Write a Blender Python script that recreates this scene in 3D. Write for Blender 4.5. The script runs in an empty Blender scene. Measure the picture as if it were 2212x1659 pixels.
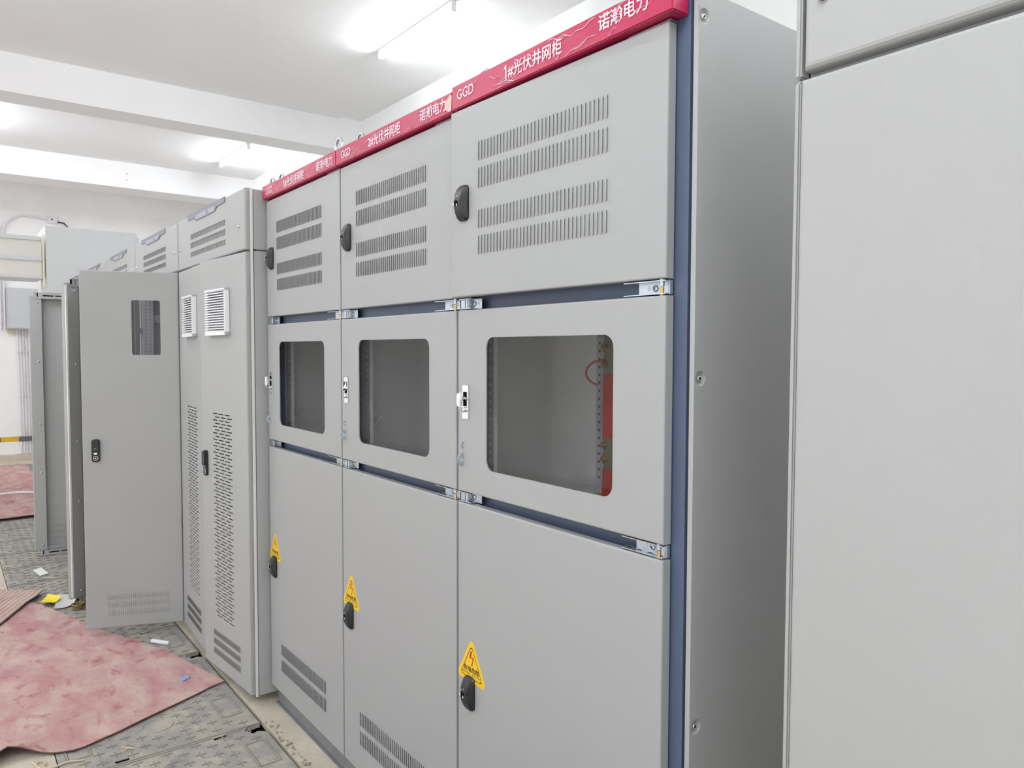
import bpy, bmesh, math, random
from mathutils import Vector, Matrix
from math import sin, cos, pi, radians, sqrt

S = bpy.context.scene
COL = S.collection
random.seed(4)

# ------------------------------------------------------------------ camera
FPX = 1623.57
CAM = (1.0581, -1.2068, 1.6675)
YAW, PITCH, ROLL = 0.9202, -0.0442, 0.0028
_f = Vector((-sin(YAW)*cos(PITCH), cos(YAW)*cos(PITCH), sin(PITCH)))
_r = Vector((cos(YAW), sin(YAW), 0.0))
_u = _r.cross(_f)
_r2 = _r*cos(ROLL)+_u*sin(ROLL)
_u2 = -_r*sin(ROLL)+_u*cos(ROLL)
cd = bpy.data.cameras.new('camera')
cd.sensor_fit = 'HORIZONTAL'
cd.sensor_width = 36.0
cd.lens = FPX/2212*36.0
cd.clip_start = 0.02
cam = bpy.data.objects.new('camera', cd)
COL.objects.link(cam)
M = Matrix((( _r2.x, _u2.x, -_f.x, CAM[0]), (_r2.y, _u2.y, -_f.y, CAM[1]), (_r2.z, _u2.z, -_f.z, CAM[2]), (0, 0, 0, 1)))
cam.matrix_world = M
S.camera = cam

# ------------------------------------------------------------------ world, exposure
W = bpy.data.worlds.new('world')
S.world = W
W.use_nodes = True
W.node_tree.nodes['Background'].inputs[0].default_value = (0.43, 0.436, 0.442, 1)
S.view_settings.view_transform = 'Standard'
S.view_settings.look = 'None'
S.view_settings.gamma = 1.0
S.view_settings.use_curve_mapping = False
S.view_settings.exposure = 1.63
TUBE_STRENGTH = 48.0
S.cycles.max_bounces = 12
S.cycles.diffuse_bounces = 6
S.cycles.glossy_bounces = 4
S.cycles.transparent_max_bounces = 12
S.cycles.sample_clamp_indirect = 6.0
S.cycles.use_denoising = True

# ------------------------------------------------------------------ materials
def lin(c):
    return tuple(((v/255)/12.92 if v/255 <= 0.04045 else ((v/255+0.055)/1.055)**2.4) for v in c)

def nodes(name):
    m = bpy.data.materials.new(name)
    m.use_nodes = True
    nt = m.node_tree
    return m, nt, nt.nodes['Principled BSDF']

def simple(name, rgb, rough=0.5, metal=0.0, spec=0.5, bump=0.0, bscale=400.0, var=0.0, vscale=4.0, coat=0.0, stretch=(1, 1, 1)):
    m, nt, b = nodes(name)
    c = lin(rgb)
    b.inputs['Base Color'].default_value = (*c, 1)
    b.inputs['Roughness'].default_value = rough
    b.inputs['Metallic'].default_value = metal
    b.inputs['Specular IOR Level'].default_value = spec
    b.inputs['Coat Weight'].default_value = coat
    tc = nt.nodes.new('ShaderNodeTexCoord')
    mp = nt.nodes.new('ShaderNodeMapping')
    mp.inputs['Scale'].default_value = stretch
    nt.links.new(tc.outputs['Object'], mp.inputs['Vector'])
    if bump > 0:
        n = nt.nodes.new('ShaderNodeTexNoise')
        n.inputs['Scale'].default_value = bscale
        n.inputs['Detail'].default_value = 2
        nt.links.new(mp.outputs[0], n.inputs['Vector'])
        bp = nt.nodes.new('ShaderNodeBump')
        bp.inputs['Strength'].default_value = bump
        bp.inputs['Distance'].default_value = 0.002
        nt.links.new(n.outputs['Fac'], bp.inputs['Height'])
        nt.links.new(bp.outputs[0], b.inputs['Normal'])
    if var > 0:
        n = nt.nodes.new('ShaderNodeTexNoise')
        n.inputs['Scale'].default_value = vscale
        n.inputs['Detail'].default_value = 6
        n.inputs['Roughness'].default_value = 0.6
        nt.links.new(mp.outputs[0], n.inputs['Vector'])
        r = nt.nodes.new('ShaderNodeValToRGB')
        r.color_ramp.elements[0].position = 0.3
        r.color_ramp.elements[1].position = 0.7
        r.color_ramp.elements[0].color = (*[v*(1-var) for v in c], 1)
        r.color_ramp.elements[1].color = (*[min(1, v*(1+var)) for v in c], 1)
        nt.links.new(n.outputs['Fac'], r.inputs['Fac'])
        nt.links.new(r.outputs['Color'], b.inputs['Base Color'])
    return m

def dusty(name, base, dust, dark, scale=6.0, stretch=(1, 1, 1), rough=0.85, lo=0.42, hi=0.62, bump=0.25, darklo=0.62, darkhi=0.72):
    """base colour with dust patches and darker scuffs that have shapes of their own"""
    m, nt, b = nodes(name)
    b.inputs['Roughness'].default_value = rough
    b.inputs['Specular IOR Level'].default_value = 0.25
    tc = nt.nodes.new('ShaderNodeTexCoord')
    mp = nt.nodes.new('ShaderNodeMapping')
    mp.inputs['Scale'].default_value = stretch
    nt.links.new(tc.outputs['Object'], mp.inputs['Vector'])
    def noise(sc, det, ro, dist=0.0, off=0.0):
        n = nt.nodes.new('ShaderNodeTexNoise')
        n.noise_dimensions = '4D'
        n.inputs['W'].default_value = off
        n.inputs['Scale'].default_value = sc
        n.inputs['Detail'].default_value = det
        n.inputs['Roughness'].default_value = ro
        n.inputs['Distortion'].default_value = dist
        nt.links.new(mp.outputs[0], n.inputs['Vector'])
        return n
    def ramp(n, a, z):
        r = nt.nodes.new('ShaderNodeMapRange')
        r.inputs['From Min'].default_value = a
        r.inputs['From Max'].default_value = z
        r.clamp = True
        nt.links.new(n.outputs['Fac'], r.inputs['Value'])
        return r
    def mix(fac, a, bcol):
        mx = nt.nodes.new('ShaderNodeMix')
        mx.data_type = 'RGBA'
        nt.links.new(fac.outputs[0], mx.inputs[0])
        for sock, v in ((6, a), (7, bcol)):
            if isinstance(v, tuple):
                mx.inputs[sock].default_value = (*lin(v), 1)
            else:
                nt.links.new(v, mx.inputs[sock])
        return mx.outputs[2]
    d1 = ramp(noise(scale, 8, 0.62, 0.4), lo, hi)
    c1 = mix(d1, base, dust)
    d2 = ramp(noise(scale*1.7, 5, 0.6, 0.8, 3.1), darklo, darkhi)
    c2 = mix(d2, c1, dark)
    d3 = ramp(noise(scale*14, 4, 0.7, 0.2, 7.7), 0.35, 0.75)
    mx = nt.nodes.new('ShaderNodeMix')
    mx.data_type = 'RGBA'
    mx.blend_type = 'MULTIPLY'
    mx.inputs[0].default_value = 0.35
    nt.links.new(c2, mx.inputs[6])
    g = nt.nodes.new('ShaderNodeValToRGB')
    g.color_ramp.elements[0].color = (0.62, 0.6, 0.58, 1)
    nt.links.new(d3.outputs[0], g.inputs['Fac'])
    nt.links.new(g.outputs['Color'], mx.inputs[7])
    nt.links.new(mx.outputs[2], b.inputs['Base Color'])
    if bump:
        bp = nt.nodes.new('ShaderNodeBump')
        bp.inputs['Strength'].default_value = bump
        bp.inputs['Distance'].default_value = 0.004
        nt.links.new(d3.outputs[0], bp.inputs['Height'])
        nt.links.new(bp.outputs[0], b.inputs['Normal'])
    return m

def glass(name, tint, refl=0.06):
    m = bpy.data.materials.new(name)
    m.use_nodes = True
    nt = m.node_tree
    nt.nodes.clear()
    out = nt.nodes.new('ShaderNodeOutputMaterial')
    tr = nt.nodes.new('ShaderNodeBsdfTransparent')
    tr.inputs[0].default_value = (*tint, 1)
    gl = nt.nodes.new('ShaderNodeBsdfGlossy')
    gl.inputs['Roughness'].default_value = 0.03
    gl.inputs['Color'].default_value = (1, 1, 1, 1)
    mx = nt.nodes.new('ShaderNodeMixShader')
    mx.inputs[0].default_value = refl
    nt.links.new(tr.outputs[0], mx.inputs[1])
    nt.links.new(gl.outputs[0], mx.inputs[2])
    nt.links.new(mx.outputs[0], out.inputs['Surface'])
    return m

def emissive(name, col, strength):
    m, nt, b = nodes(name)
    b.inputs['Base Color'].default_value = (0.9, 0.9, 0.9, 1)
    b.inputs['Emission Color'].default_value = (*col, 1)
    b.inputs['Emission Strength'].default_value = strength
    return m

def banner_mat():
    """crimson enamel under wrinkled clear film"""
    m, nt, b = nodes('crimson banner under film')
    b.inputs['Base Color'].default_value = (*lin((174, 27, 73)), 1)
    b.inputs['Roughness'].default_value = 0.45
    b.inputs['Coat Weight'].default_value = 0.14
    b.inputs['Coat Roughness'].default_value = 0.12
    tc = nt.nodes.new('ShaderNodeTexCoord')
    mp = nt.nodes.new('ShaderNodeMapping')
    mp.inputs['Scale'].default_value = (7, 7, 26)
    mp.inputs['Rotation'].default_value = (0, 0.25, 0)
    nt.links.new(tc.outputs['Object'], mp.inputs['Vector'])
    n = nt.nodes.new('ShaderNodeTexNoise')
    n.inputs['Scale'].default_value = 2.2
    n.inputs['Detail'].default_value = 3
    n.inputs['Distortion'].default_value = 1.6
    nt.links.new(mp.outputs[0], n.inputs['Vector'])
    bp = nt.nodes.new('ShaderNodeBump')
    bp.inputs['Strength'].default_value = 0.5
    bp.inputs['Distance'].default_value = 0.01
    nt.links.new(n.outputs['Fac'], bp.inputs['Height'])
    nt.links.new(bp.outputs[0], b.inputs['Coat Normal'])
    return m

G = {}
G['plaster'] = simple('white plaster', (236, 236, 236), 0.9, spec=0.2, bump=0.12, bscale=60, var=0.015, vscale=1.5)
G['ceil'] = simple('white ceiling paint', (236, 235, 235), 0.92, spec=0.2, bump=0.1, bscale=40, var=0.015, vscale=1.2)
G['powder'] = simple('light grey powder coat', (160, 161, 161), 0.42, spec=0.45, bump=0.05, bscale=620, var=0.012, vscale=3)
G['powder2'] = simple('warm grey powder coat', (165, 166, 165), 0.48, spec=0.4, bump=0.07, bscale=560, var=0.014, vscale=2)
G['inner'] = simple('grey inner sheet', (196, 195, 193), 0.5, spec=0.4, var=0.05, vscale=5)
G['innerlight'] = simple('galvanised inner sheet', (200, 200, 204), 0.5, metal=0.15, var=0.05, vscale=8)
G['void'] = simple('dark hole', (10, 10, 11), 0.9, spec=0.1)
G['rail'] = simple('galvanised rail', (214, 214, 216), 0.5, metal=0.0, var=0.06, vscale=12)
G['zinc'] = simple('zinc plated steel', (196, 204, 212), 0.3, metal=0.85, var=0.05, vscale=25)
G['chrome'] = simple('polished chrome', (225, 225, 226), 0.14, metal=1.0)
G['brass'] = simple('brass pin', (214, 178, 118), 0.3, metal=0.9)
G['blue'] = simple('slate blue frame paint', (78, 90, 113), 0.4, spec=0.5, bump=0.06, bscale=500)
G['black'] = simple('black plastic', (34, 34, 36), 0.42, spec=0.5, bump=0.08, bscale=700)
G['white'] = simple('white plastic', (236, 236, 240), 0.4, spec=0.5)
G['ink'] = simple('black ink', (22, 20, 18), 0.6)
G['red'] = simple('red ink', (190, 40, 32), 0.6)
G['yellow'] = simple('yellow sticker film', (232, 190, 32), 0.45)
G['letter'] = simple('white lettering', (232, 216, 225), 0.5)  # also paints the highlights on the film folds
G['banner'] = banner_mat()
G['plate'] = simple('slate grey name plate', (120, 122, 134), 0.45)
G['glass'] = glass('tinted acrylic pane', (0.82, 0.82, 0.82), 0.012)
G['clearglass'] = glass('clear acrylic pane', (0.82, 0.82, 0.84), 0.02)
G['tube'] = emissive('lit tube', (0.915, 0.962, 1.0), TUBE_STRENGTH)
G['concrete'] = dusty('dusty cream concrete', (198, 189, 172), (212, 204, 188), (152, 142, 127), 5.0, bump=0.5)
G['dirtywall'] = simple('scuffed white wall', (244, 243, 242), 0.9, spec=0.2, bump=0.12, bscale=60, var=0.04, vscale=1.3)
G['pit'] = simple('pit colour with painted shade', (40, 38, 36), 0.95, spec=0.1)  # near black, shade put into the colour of bed and lining
G['cover'] = dusty('dusty grey composite cover', (158, 156, 152), (186, 177, 162), (132, 131, 129), 7.0, (1, 1, 1), lo=0.44, hi=0.64, bump=0.4, darklo=0.56, darkhi=0.7)
G['coverline'] = simple('dirt caught in the cover pattern', (126, 122, 116), 0.9, spec=0.1)
G['mat'] = dusty('dusty red rubber', (184, 139, 139), (200, 176, 168), (166, 98, 102), 4.0, (1.0, 1.7, 1), lo=0.38, hi=0.62, bump=0.15, darklo=0.54, darkhi=0.70)
G['matrib'] = dusty('dusty ribbed red rubber', (192, 160, 150), (204, 184, 172), (184, 132, 128), 6.0, lo=0.3, hi=0.7, bump=0.1)
G['matedge'] = simple('rubber mat edge', (120, 84, 78), 0.8)
G['steelgrey'] = simple('painted plinth steel', (122, 124, 126), 0.5, var=0.1, vscale=10)
G['cream'] = simple('cream painted steel', (226, 223, 216), 0.5, var=0.03, vscale=3)
G['palewhite'] = simple('white painted steel', (214, 216, 217), 0.45, var=0.01)
G['meter'] = simple('blue grey enamel', (196, 200, 204), 0.45)
G['pvc'] = simple('white pvc', (226, 225, 230), 0.45)
G['rod'] = simple('pale yellow tape', (236, 228, 200), 0.6)
G['yellow2'] = simple('yellow hazard paint', (214, 172, 44), 0.7, var=0.1, vscale=20)
G['ink2'] = simple('worn black hazard paint', (96, 98, 100), 0.7, var=0.15, vscale=20)
G['paper'] = simple('white paper', (228, 228, 228), 0.7, var=0.02, vscale=30)
G['paperyel'] = simple('yellow paper', (240, 214, 40), 0.6)
G['film'] = simple('milky plastic film', (222, 221, 222), 0.25, bump=0.4, bscale=40)
G['olive'] = simple('olive strapping', (122, 104, 64), 0.5)
G['wood'] = simple('splintered wood', (196, 184, 160), 0.8, var=0.15, vscale=30)
G['bluefoil'] = simple('blue sticker', (140, 160, 215), 0.5)
G['kraft'] = simple('beige tape', (214, 178, 168), 0.6, bump=0.5, bscale=60)
G['copper_red'] = simple('red sleeved busbar', (196, 62, 54), 0.5)
G['copper'] = simple('tinned copper bar', (176, 168, 140), 0.35, metal=0.7)
G['ochre'] = simple('yellow insulating plate', (176, 152, 62), 0.6)
G['filter'] = simple('grey backing as shade', (120, 118, 118), 0.95, spec=0.1)  # grey that paints the shade seen through openings
G['gasket'] = simple('white gasket', (214, 213, 211), 0.6)
G['putty'] = dusty('crumbled mortar', (176, 160, 138), (200, 186, 164), (110, 96, 84), 18.0, bump=0.8)

# ------------------------------------------------------------------ mesh builder
class MB:
    def __init__(s):
        s.v = []; s.f = []; s.m = []; s.sm = []; s.mats = []
    def mi(s, mat):
        if mat not in s.mats: s.mats.append(mat)
        return s.mats.index(mat)
    def face(s, pts, mat, smooth=False):
        i = len(s.v); s.v += [tuple(p) for p in pts]
        s.f.append(list(range(i, i+len(pts)))); s.m.append(s.mi(mat)); s.sm.append(smooth)
    def raw(s, verts, faces, mat, smooth=False, T=None):
        i = len(s.v)
        s.v += [tuple((T @ Vector(p)) if T else p) for p in verts]
        k = s.mi(mat)
        for f in faces:
            s.f.append([i+j for j in f]); s.m.append(k); s.sm.append(smooth)
    def box(s, x0, x1, y0, y1, z0, z1, mat, T=None, ch=0.0):
        if ch > 0:
            bm = bmesh.new()
            bmesh.ops.create_cube(bm, size=1)
            for v in bm.verts:
                v.co = Vector(((x0+x1)/2+v.co.x*(x1-x0), (y0+y1)/2+v.co.y*(y1-y0), (z0+z1)/2+v.co.z*(z1-z0)))
            bmesh.ops.bevel(bm, geom=bm.edges[:], offset=ch, segments=2, affect='EDGES')
            bm.verts.index_update()
            s.raw([v.co[:] for v in bm.verts], [[v.index for v in f.verts] for f in bm.faces], mat, False, T)
            bm.free(); return
        v = [(x, y, z) for x in (x0, x1) for y in (y0, y1) for z in (z0, z1)]
        f = [(0, 1, 3, 2), (4, 6, 7, 5), (0, 4, 5, 1), (2, 3, 7, 6), (0, 2, 6, 4), (1, 5, 7, 3)]
        s.raw(v, f, mat, False, T)
    def prism(s, poly, y0, y1, mat, T=None, sidemat=None, caps=(True, True)):
        """polygon in (x,z), extruded along y"""
        n = len(poly)
        v = [(p[0], y0, p[1]) for p in poly]+[(p[0], y1, p[1]) for p in poly]
        fs = []
        if caps[0]: fs.append(list(range(n)))
        if caps[1]: fs.append(list(range(2*n-1, n-1, -1)))
        s.raw(v, fs, mat, False, T)
        s.raw(v, [(i, i+n, (i+1) % n+n, (i+1) % n) for i in range(n)], sidemat or mat, False, T)
    def prismz(s, poly, z0, z1, mat, sidemat=None):
        n = len(poly)
        v = [(p[0], p[1], z0) for p in poly]+[(p[0], p[1], z1) for p in poly]
        s.raw(v, [list(range(n))[::-1], list(range(n, 2*n))], mat)
        s.raw(v, [(i, (i+1) % n, (i+1) % n+n, i+n) for i in range(n)], sidemat or mat)
    def lathe(s, prof, c, axis, mat, n=24, smooth=True):
        """profile [(r, h)] turned about axis through c"""
        a = Vector(axis).normalized()
        t = a.orthogonal().normalized(); b = a.cross(t)
        v = []; f = []
        for r, h in prof:
            for i in range(n):
                q = 2*pi*i/n
                v.append(Vector(c)+a*h+(t*cos(q)+b*sin(q))*r)
        for k in range(len(prof)-1):
            for i in range(n):
                j = (i+1) % n
                f.append((k*n+i, k*n+j, (k+1)*n+j, (k+1)*n+i))
        s.raw(v, f, mat, smooth)
        s.raw(v, [[i for i in range(n)][::-1], [(len(prof)-1)*n+i for i in range(n)]], mat, False)
    def cyl(s, c, axis, r, h, mat, n=20):
        s.lathe([(r, 0), (r, h)], c, axis, mat, n)
    def tube(s, pts, r, mat, n=10, closed=False):
        P = [Vector(p) for p in pts]; v = []; f = []; m = len(P)
        nrm = None
        for i, p in enumerate(P):
            if closed: d = (P[(i+1) % m]-P[i-1]).normalized()
            else: d = (P[min(i+1, m-1)]-P[max(i-1, 0)]).normalized()
            if nrm is None: nrm = d.orthogonal().normalized()
            nrm = (nrm-d*nrm.dot(d)).normalized(); b = d.cross(nrm)
            rr = r[i] if isinstance(r, (list, tuple)) else r
            for k in range(n):
                q = 2*pi*k/n
                v.append(p+(nrm*cos(q)+b*sin(q))*rr)
        for i in range(m if closed else m-1):
            for k in range(n):
                a = i*n+k; bq = i*n+(k+1) % n; i2 = (i+1) % m
                f.append((a, bq, i2*n+(k+1) % n, i2*n+k))
        s.raw(v, f, mat, True)
        if not closed:
            s.raw(v, [list(range(n))[::-1], list(range((m-1)*n, m*n))], mat)
    def text(s, body, x0, x1, z0, z1, y, mat, lean=0.0, weight=0.0):
        """lettering fitted to a rectangle, standing in the (x,z) plane at depth y"""
        if body[0] == '1':
            w1 = (x1-x0)*(0.055 if '#' in body else 0.15); t1 = w1*0.42; h1 = z1-z0
            mb_p = [(x0+w1*0.9-t1, z0), (x0+w1*0.9, z0), (x0+w1*0.9, z1), (x0+w1*0.9-t1*0.8, z1), (x0, z1-h1*0.19), (x0, z1-h1*0.30), (x0+w1*0.9-t1, z1-h1*0.17)]
            s.face([(a, y, b) for a, b in mb_p[:4]+[mb_p[6]]], mat)
            s.face([(a, y, b) for a, b in mb_p[3:]], mat)
            body = body[1:]; x0 = x0+w1*1.35
        vs, fs = text_mesh(body, weight)
        if not vs: return
        ax = min(v[0] for v in vs); bx = max(v[0] for v in vs)
        ay = min(v[1] for v in vs); by = max(v[1] for v in vs)
        o = [(x0+(v[0]-ax)/(bx-ax)*(x1-x0), y, z0+(v[1]-ay)/(by-ay)*(z1-z0)) for v in vs]
        s.raw(o, fs, mat)
    def build(s, name, parent=None, loc=(0, 0, 0), rotz=0.0, rot=None):
        me = bpy.data.meshes.new(name)
        me.from_pydata(s.v, [], s.f)
        for k in s.mats: me.materials.append(G[k])
        me.polygons.foreach_set('material_index', s.m)
        me.polygons.foreach_set('use_smooth', s.sm)
        me.update()
        o = bpy.data.objects.new(name, me)
        COL.objects.link(o)
        o.location = loc
        o.rotation_euler = rot if rot else (0, 0, rotz)
        if parent: o.parent = parent
        return o

_tc = {}
def text_mesh(body, weight=0.0):
    k = (body, weight)
    if k in _tc: return _tc[k]
    cu = bpy.data.curves.new('lettering', 'FONT')
    cu.body = body
    cu.size = 1
    cu.offset = weight
    cu.resolution_u = 3
    o = bpy.data.objects.new('lettering', cu)
    COL.objects.link(o)
    dg = bpy.context.evaluated_depsgraph_get()
    me = bpy.data.meshes.new_from_object(o.evaluated_get(dg))
    vs = [tuple(v.co) for v in me.vertices]
    fs = [list(p.vertices) for p in me.polygons]
    bpy.data.objects.remove(o); bpy.data.curves.remove(cu); bpy.data.meshes.remove(me)
    _tc[k] = (vs, fs)
    return _tc[k]

def empty(name, loc, label, cat, group=None, rotz=0.0):
    o = bpy.data.objects.new(name, None)
    o.empty_display_size = 0.1
    COL.objects.link(o)
    o.location = loc; o.rotation_euler = (0, 0, rotz)
    return tag(o, label, cat, group)

def tag(o, label, cat, group=None, kind=None):
    o['label'] = label; o['category'] = cat
    if group: o['group'] = group
    if kind: o['kind'] = kind
    return o

def struct(mb, name, label=None):
    o = mb.build(name)
    o['kind'] = 'structure'
    if label: o['label'] = label
    return o

def plab(o, text):
    o['label'] = text
    return o

def rounded(pts, r, n=5):
    """rounded polygon; pts given in order"""
    out = []; m = len(pts)
    for i in range(m):
        p = Vector(pts[i]); a = (Vector(pts[i-1])-p).normalized(); b = (Vector(pts[(i+1) % m])-p).normalized()
        ang = a.angle(b); d = r/math.tan(ang/2)
        c = p+(a+b).normalized()*(r/sin(ang/2))
        s0 = p+a*d-c; s1 = p+b*d-c
        t0 = math.atan2(s0.y, s0.x); t1 = math.atan2(s1.y, s1.x)
        dt = (t1-t0+pi) % (2*pi)-pi
        for k in range(n+1):
            t = t0+dt*k/n
            out.append((c.x+cos(t)*r, c.y+sin(t)*r))
    return out

def holed(mb, x0, x1, z0, z1, holes, y, mat, depth=0.002, wallmat=None, corner=None):
    """sheet in the (x,z) plane at y with rectangular holes (xa,xb,za,zb)"""
    zs = sorted({z0, z1} | {h[2] for h in holes} | {h[3] for h in holes})
    prev = None; segs = []
    for a, b in zip(zs[:-1], zs[1:]):
        if b-a < 1e-7: continue
        mid = (a+b)/2
        cut = sorted([(h[0], h[1]) for h in holes if h[2] < mid < h[3]])
        x = x0; iv = []
        for p, q in cut:
            if p > x: iv.append((x, p))
            x = max(x, q)
        if x < x1: iv.append((x, x1))
        if segs and segs[-1][2] == iv: segs[-1][1] = b
        else: segs.append([a, b, iv])
    for a, b, iv in segs:
        for p, q in iv:
            mb.face([(p, y, a), (q, y, a), (q, y, b), (p, y, b)], mat)
    wm = wallmat or mat
    for xa, xb, za, zb in holes:
        e = y+depth
        mb.face([(xa, y, za), (xa, e, za), (xa, e, zb), (xa, y, zb)], wm)
        mb.face([(xb, y, za), (xb, y, zb), (xb, e, zb), (xb, e, za)], wm)
        mb.face([(xa, y, za), (xb, y, za), (xb, e, za), (xa, e, za)], wm)
        mb.face([(xa, y, zb), (xa, e, zb), (xb, e, zb), (xb, y, zb)], wm)

def fillets(mb, hole, r, y, depth, mat, n=6):
    """round the corners of a rectangular hole"""
    xa, xb, za, zb = hole
    for cx, cz, sx, sz in ((xa, za, 1, 1), (xb, za, -1, 1), (xb, zb, -1, -1), (xa, zb, 1, -1)):
        arc = [(cx+sx*(r-r*cos(t)), cz+sz*(r-r*sin(t))) for t in [pi/2*k/n for k in range(n+1)]]
        # arc runs from (cx, cz+r) side to (cx+r, cz)
        for (p, q) in zip(arc[:-1], arc[1:]):
            mb.face([(cx, y, cz), (p[0], y, p[1]), (q[0], y, q[1])], mat)
            mb.face([(p[0], y, p[1]), (p[0], y+depth, p[1]), (q[0], y+depth, q[1]), (q[0], y, q[1])], mat)

def hood(mb, xl, xr, za, zb, h, mat, e=0.005):
    """pressed louvre blister, open along its right side"""
    w = xr-xl
    lv = [(za, 0.0), (za+e*0.35, 0.62), (za+e, 1.0), (zb-e, 1.0), (zb-e*0.35, 0.62), (zb, 0.0)]
    sec = [(0.0, 0.0), (0.22, -0.62), (0.55, -1.0), (1.0, -1.0)]
    v = [(xl+w*a, -0.00005+h*k*b, z) for z, k in lv for a, b in sec]
    n = len(sec); f = []
    for i in range(len(lv)-1):
        for j in range(n-1):
            f.append((i*n+j, i*n+j+1, (i+1)*n+j+1, (i+1)*n+j))
    mb.raw(v, f, mat, True)

def louvre_rows(mb, holes, x0, x1, rows, count, h=0.0030, width=0.50, mat='powder', slit=True):
    p = (x1-x0)/count
    for za, zb in rows:
        for i in range(count):
            xl = x0+i*p+p*0.15; xr = xl+p*width
            hood(mb, xl, xr, za, zb, h, mat)
            if slit: holes.append((xl+(xr-xl)*0.78, xr-0.0002, za+0.003, zb-0.003))

def tray(mb, x0, x1, z0, z1, t, mat, holes=(), r=0.004, back=True, inmat=None, hdepth=0.002):
    """sheet-metal door: front sheet with holes, rounded edge, return flanges and a back sheet"""
    holed(mb, x0+r, x1-r, z0+r, z1-r, list(holes), 0.0, mat, hdepth)
    rings = []
    for k in range(4):
        a = pi/2*k/3
        o = r-r*sin(a); y = r-r*cos(a)
        rings.append([(x0+o, y, z0+o), (x1-o, y, z0+o), (x1-o, y, z1-o), (x0+o, y, z1-o)])
    rings.append([(x0, t, z0), (x1, t, z0), (x1, t, z1), (x0, t, z1)])
    for A, B in zip(rings[:-1], rings[1:]):
        for i in range(4):
            j = (i+1) % 4
            mb.face([A[i], A[j], B[j], B[i]], mat)
    if back:
        m = inmat or mat
        mb.face([(x0, t, z0), (x0, t, z1), (x0+0.03, t, z1-0.03), (x0+0.03, t, z0+0.03)], m)
        mb.face([(x1, t, z0), (x1-0.03, t, z0+0.03), (x1-0.03, t, z1-0.03), (x1, t, z1)], m)
        mb.face([(x0, t, z1), (x1, t, z1), (x1-0.03, t, z1-0.03), (x0+0.03, t, z1-0.03)], m)
        mb.face([(x0, t, z0), (x0+0.03, t, z0+0.03), (x1-0.03, t, z0+0.03), (x1, t, z0)], m)

def recess_rows(mb, holes, x0, x1, rows, count, mat='powder2'):
    """louvres pressed inward: each slat slopes in from its left edge"""
    p = (x1-x0)/count
    for za, zb in rows:
        for i in range(count):
            xl = x0+i*p+p*0.06; xr = x0+(i+1)*p-p*0.06
            holes.append((xl, xr, za, zb))
            mb.face([(xl, 0.005, za), (xr-0.002, 0.0135, za), (xr-0.002, 0.0135, zb), (xl, 0.005, zb)], mat)

# ------------------------------------------------------------------ room shell
ZC = 4.351
RX0, RX1, RY0, RY1 = -12.5, 3.2, -5.2, 2.8
def slab(name, x0, x1, y0, y1, z0, z1, mat, label=None):
    mb = MB(); mb.box(x0, x1, y0, y1, z0, z1, mat)
    return struct(mb, name, label)
slab('ceiling', RX0-0.2, RX1+0.2, RY0-0.2, RY1+0.2, ZC, ZC+0.15, 'ceil')
slab('wall_back', RX0-0.2, RX1+0.2, RY1, RY1+0.2, -0.5, ZC, 'plaster', 'white wall behind the cabinet row')
slab('wall_left', RX0-0.2, RX0, RY0, RY1, -0.5, ZC, 'dirtywall', 'scuffed white end wall')
slab('trim_1', -7.575, -7.205, RY0, RY1, 3.999, ZC, 'ceil', 'ceiling beam nearer the camera')
slab('trim_2', -11.53, -10.99, RY0, RY1, 3.990, ZC, 'ceil', 'ceiling beam near the end wall')
slab('trim_3', -1.3, -0.93, RY0, RY1, 3.999, ZC, 'ceil')
slab('trim_4', -7.64, -7.13, 2.54, RY1, 0.0, ZC, 'plaster', 'shallow pilaster under the nearer beam')
# floor: concrete both sides of the covered trench, trench bed and lining coloured dark as painted shade
PY0, PY1 = -0.872, -0.092
mb = MB()
mb.box(RX0, RX1, PY1, RY1, -0.025, 0.0, 'concrete')
mb.box(RX0, RX1, RY0, PY0, -0.025, 0.0, 'concrete')
mb.box(RX0, RX1, PY1, RY1, -0.7, -0.025, 'pit')
mb.box(RX0, RX1, RY0, PY0, -0.7, -0.025, 'pit')
mb.box(RX0, RX1, PY0, PY1, -0.76, -0.7, 'pit')
mb.box(RX0, -11.9, PY0, PY1, -0.7, 0.0, 'concrete')
struct(mb, 'floor', 'dusty cream concrete floor')
mb = MB()
mb.box(RX0, -12.28, RY0, RY1, 0.0, 0.085, 'concrete')
struct(mb, 'baseboard_left', 'low concrete kerb along the end wall')
mb = MB()
yy = -0.285
mb.box(0.042, 0.0445, yy, yy+0.235, 0.275, 0.35, 'ink2')
k = 1
while yy > RY0+0.3:
    mb.box(0, 0.002, yy-0.22, yy, 0.275, 0.35, 'yellow2' if k % 2 else 'ink2'); yy -= 0.22; k += 1
yy = -0.05; k = 1
while yy < RY1-0.3:
    mb.box(0, 0.002, yy, yy+0.22, 0.275, 0.35, 'yellow2' if k % 2 else 'ink2'); yy += 0.22; k += 1
o = mb.build('trim_5', loc=(RX0, 0.0, 0)); o['kind'] = 'structure'; o['label'] = 'yellow and black hazard stripe on the end wall'

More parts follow.
